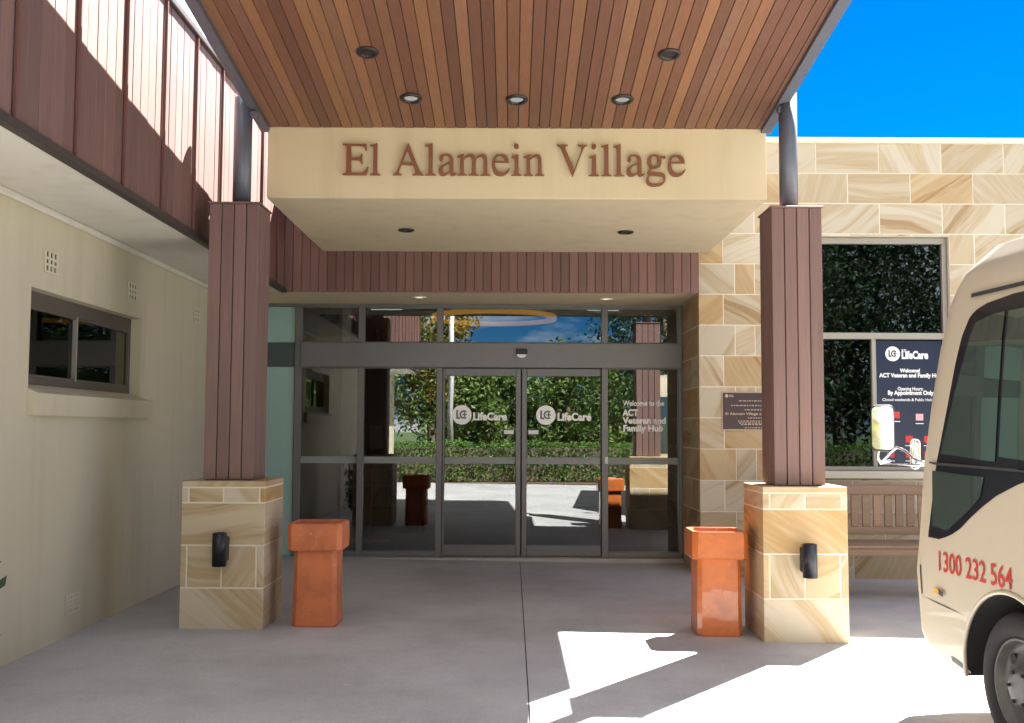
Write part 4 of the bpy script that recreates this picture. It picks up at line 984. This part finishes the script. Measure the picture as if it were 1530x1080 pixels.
# wheels
def wheel(s, far):
    a_out = .055 if not far else BWD - .055; sg_ = -1 if not far else 1
    def ring(prof, n=40):
        vs_ = []
        for r, h in prof:
            for k in range(n):
                an = 2 * math.pi * k / n; vs_.append(BW(a_out + sg_ * h, s + r * math.cos(an), WR + r * math.sin(an)))
        return vs_, [(i * n + k, i * n + (k + 1) % n, (i + 1) * n + (k + 1) % n, (i + 1) * n + k) for i in range(len(prof) - 1) for k in range(n)]
    wv = thing_part('wheel', bus)
    ty = MB(); ty.add(*ring([(.225, -.01), (.232, .012), (.27, .02), (.31, .014), (.333, -.004), (WR, -.03), (WR, -.17), (.333, -.2), (.23, -.2)]), True)
    tyo = ty.build('wheel', 'rubber', bus)
    rm = MB(); rm.add(*ring([(.228, -.002), (.222, .008), (.212, .006), (.205, -.03), (.17, -.045), (.12, -.02), (.095, .0), (.09, .02), (.06, .022), (.0005, .022)]), True)
    rm.build('rim', 'wheel_steel', tyo)
    h = MB()
    for k in range(6):
        an = 2 * math.pi * k / 6 + .35; c = Vector((s + .165 * math.cos(an), WR + .165 * math.sin(an))); n = 14
        h.add([BW(a_out + sg_ * -.032, c.x + .026 * math.cos(2 * math.pi * q / n), c.y + .026 * math.sin(2 * math.pi * q / n)) for q in range(n)], [tuple(range(n))])
    h.build('vent_hole', 'wheel_dark', tyo)
    nt_m = MB()
    for k in range(6):
        an = 2 * math.pi * k / 6; c = (s + .075 * math.cos(an), WR + .075 * math.sin(an)); p0 = BW(a_out + sg_ * .018, *c); p1 = BW(a_out + sg_ * .032, *c); nt_m.tube([p0, p1], .009, 6, smooth=False)
    nt_m.build('wheel_nut', 'wheel_dark', tyo)
def thing_part(*a): return None
for s in WX:
    for far in (False, True): wheel(s, far)
# underside so that no daylight passes through
# mirror with chrome arm ahead of the nose
mc = at(1319, 639, Y=5.95)
mp = MB()
hw, hh = .062, .13
def rrect(hw, hh, r, n=5):
    pts = []
    for cx, cy, a0 in ((hw - r, hh - r, 0), (-hw + r, hh - r, 90), (-hw + r, -hh + r, 180), (hw - r, -hh + r, 270)):
        for k in range(n + 1):
            a = R(a0 + 90 * k / n); pts.append((cx + r * math.cos(a), cy + r * math.sin(a)))
    return pts
def mirror_shape(c, hw, hh, r, nrm, scales):
    nrm = Vector(nrm).normalized(); rt_ = nrm.cross(Vector((0, 0, 1))).normalized(); up_ = rt_.cross(nrm); vs_ = []; pts = rrect(hw, hh, r); n = len(pts)
    for k, d in scales:
        vs_ += [c + rt_ * p[0] * k + up_ * p[1] * k - nrm * d for p in pts]
    fs_ = [(i * n + k, i * n + (k + 1) % n, (i + 1) * n + (k + 1) % n, (i + 1) * n + k) for i in range(len(scales) - 1) for k in range(n)] + [tuple((len(scales) - 1) * n + k for k in range(n))]
    return vs_, fs_
nm_ = (-.34, -1, .13)
v, f = mirror_shape(mc, hw, hh, .03, nm_, [(.93, .004), (1.0, .0), (1.04, .02), (1.0, .05), (.7, .075)])
mh = MB().add(v, f, True).build('mirror_housing', 'bus_trim', bus)
v, f = mirror_shape(mc, hw * .95, hh * .95, .028, nm_, [(1.0, .003)]); MB().add(v, [f[-1]]).build('mirror_face', 'mirror_glass', mh, recalc=False)
q = lambda x, y, Y=5.93: at(x, y, Y=Y)
MB().tube([q(1330, 688, 5.96), q(1316, 692, 5.96), q(1311, 683, 5.96), q(1313, 672, 5.96), q(1313, 660, 5.98)], .009, 8).build('mirror_arm', 'chrome', mh)
MB().tube([q(1316, 692, 5.955), q(1330, 676, 5.93), q(1340, 668, 5.9), q(1352, 673, 5.85), q(1368, 686, 5.75), q(1384, 692, 5.62)], .008, 8).build('mirror_arm', 'chrome', mh)
MB().tube([q(1318, 693, 5.96), q(1352, 694, 5.85), q(1386, 695, 5.62)], .006, 8).build('mirror_arm', 'chrome', mh)
c2 = q(1367, 678, 5.82); v, f = mirror_shape(c2, .026, .085, .025, (-.6, -1, .1), [(.94, .004), (1.0, .0), (1.0, .025), (.6, .05)])
MB().add(v, f, True).build('spot_mirror', 'chrome', mh)

# ------------------------------------------------------------------ planting
def leaf_cloud(pts, size, name, m, parent, upbias=.3):
    vs_ = []; fs_ = []
    for p in pts:
        l = size * random.uniform(.65, 1.3); w = l * random.uniform(.38, .55)
        d = Vector((random.gauss(0, 1), random.gauss(0, 1), random.gauss(0, .8) - upbias)).normalized()
        s_ = d.cross(Vector((random.gauss(0, 1), random.gauss(0, 1), random.gauss(0, 1)))).normalized(); nn = d.cross(s_)
        b0 = len(vs_)
        vs_ += [p - d * l * .5, p + s_ * w * .5 + nn * w * .12, p + d * l * .5, p - s_ * w * .5 + nn * w * .12]
        fs_ += [(b0, b0 + 1, b0 + 2, b0 + 3)]
    return MB().add(vs_, fs_).build(name, m, parent, recalc=False)
def tree(x, y, h, r, label, m, name='tree', n=9000, leaf=.17, clumps=26, trunk_h=.32, group='trees beyond the hedge', tr=.16):
    t = thing(name, (x, y, -.05), label, 'tree', group); rnd = random.Random(int(x * 97 + y * 31))
    tb = MB(); top = Vector((x + rnd.uniform(-.3, .3), y + rnd.uniform(-.3, .3), h * .8))
    tb.tube([(x, y, -.1), (x + .03, y, .4), Vector((x, y, 0)).lerp(top, .45) + Vector((rnd.uniform(-.15, .15), 0, 0)), top], [tr * 1.35, tr, tr * .7, tr * .15], 9)
    cs = []
    for k in range(clumps):
        a = k * 2.4 + rnd.uniform(-.4, .4); q = (k + .5) / clumps; zz = h * (trunk_h + (1 - trunk_h) * q)
        rr = r * math.sin(math.pi * min(1, .2 + q * .78)) ** .7 * rnd.uniform(.35, 1.0)
        c = Vector((x + rr * math.cos(a), y + rr * math.sin(a), zz)); cs.append((c, r * rnd.uniform(.26, .46)))
        st = Vector((x, y, 0)).lerp(top, max(.25, min(.95, zz / h * .8)))
        if k % 2 == 0: tb.tube([st, st.lerp(c, .55) + Vector((0, 0, .12 * r)), c], [tr * .34, tr * .2, tr * .06], 5)
    tb.build('trunk', 'bark', t)
    pts = []
    for _ in range(n):
        c, cr = rnd.choice(cs); d = Vector((rnd.gauss(0, 1), rnd.gauss(0, 1), rnd.gauss(0, .8))).normalized() * cr * (rnd.random() ** .45)
        pts.append(c + d)
    leaf_cloud(pts, leaf, 'crown', m, t)
    return t
hd = thing('hedge', (0, -5.4, 0), 'clipped green hedge along the edge of the forecourt', 'hedge')
pts = []
for _ in range(30000):
    x = random.uniform(-14, 13); q = random.random()
    face = random.random()
    if face < .6: p = (x, -4.95 + random.gauss(0, .05) + .08 * noise.noise(Vector((x * 1.3, 0, 0))), random.uniform(.06, 1.08))
    elif face < .9: p = (x, random.uniform(-5.9, -4.95), 1.05 + random.gauss(0, .04) + .08 * noise.noise(Vector((x * .9, 5, 0))))
    else: p = (x, random.uniform(-5.9, -5.0), random.uniform(.1, 1.05))
    pts.append(Vector(p))
leaf_cloud(pts, .085, 'foliage', 'leaf_hedge', hd)
MB().box(-13.9, 12.9, -5.8, -5.12, .03, .95).build('stems', 'bark', hd)
tree(-4.6, -9.0, 7.0, 2.7, 'full green tree behind the hedge at the cream wall side', 'leaf_green', n=9000)
tree(-2.6, -10.5, 6.4, 1.9, 'golden leaved tree behind the white flagpole', 'leaf_gold', n=8000)
tree(-.6, -8.0, 3.5, 1.7, 'low rounded green tree right behind the hedge', 'leaf_green', n=6500, trunk_h=.22)
tree(1.9, -8.6, 3.7, 1.9, 'low spreading tree behind the hedge between taller trees', 'leaf_green', n=7000, trunk_h=.22)
tree(5.0, -9.5, 8.2, 2.8, 'tall dark tree behind the hedge facing the doors', 'leaf_dark', n=11000)
tree(-9.0, -9.0, 7.4, 3.0, 'broad dark tree at the far hedge end on the cream wall side', 'leaf_dark', n=9000)
tree(9.4, -8.4, 9.5, 3.6, 'tall dense dark tree facing the sandstone wing', 'leaf_dark', clumps=40, n=22000, trunk_h=.16)
tree(13.6, -9.2, 11, 4.2, 'very large dense dark tree at the far end of the garden bed', 'leaf_dark', clumps=40, n=22000, trunk_h=.16)
tree(-1.0, -16, 3.6, 3.4, 'pale green tree standing far back behind the hedge', 'leaf_green', n=8000, leaf=.24, trunk_h=.16)
tree(4.5, -17, 3.8, 4.2, 'wide green tree standing far back behind the dark tree', 'leaf_green', n=8000, leaf=.24, trunk_h=.16)
tree(11.6, -14, 14, 5.2, 'towering dark tree standing behind the dense trees beyond the hedge', 'leaf_dark', n=16000, leaf=.3, clumps=40, trunk_h=.12)
fp = thing('flagpole', (-1.75, -6.3, 0), 'white flagpole standing in the garden bed behind the hedge', 'flagpole')
MB().tube([(-1.75, -6.3, 0), (-1.75, -6.3, 9.5)], [.09, .06], 14).build('pole', 'flagpole_white', fp); MB().lathe([(.0005, .0), (.07, .03), (.09, .09), (.07, .15), (.0005, .18)], 16, 'Z', (-1.75, -6.3, 9.5)).build('finial', 'flagpole_white', fp)
# shrub by the cream wall whose leaf tips reach into the picture
sh = thing('shrub', (-2.80, 5.40, gz(-2.8)), 'small dark leaved shrub against the foot of the cream wall', 'shrub')
st = MB(); pts = []
rs_ = random.Random(5); SX, SY = -2.80, 5.41
for k in range(9):
    a = rs_.uniform(0, 6.28); r_ = rs_.uniform(.08, .26); tip = Vector((SX + r_ * .5 * math.cos(a), SY + r_ * math.sin(a), rs_.uniform(.35, .95)))
    st.tube([(SX, SY, .0), Vector((SX, SY, .0)).lerp(tip, .5) + Vector((0, 0, .06)), tip], [.008, .006, .003], 5)
    for q in range(26): pts.append(Vector((SX, SY, .03)).lerp(tip, rs_.uniform(.2, 1.05)) + Vector((rs_.gauss(0, .04), rs_.gauss(0, .05), rs_.gauss(0, .04))))
st.build('stem', 'bark', sh); leaf_cloud(pts, .085, 'foliage', 'leaf_dark', sh)
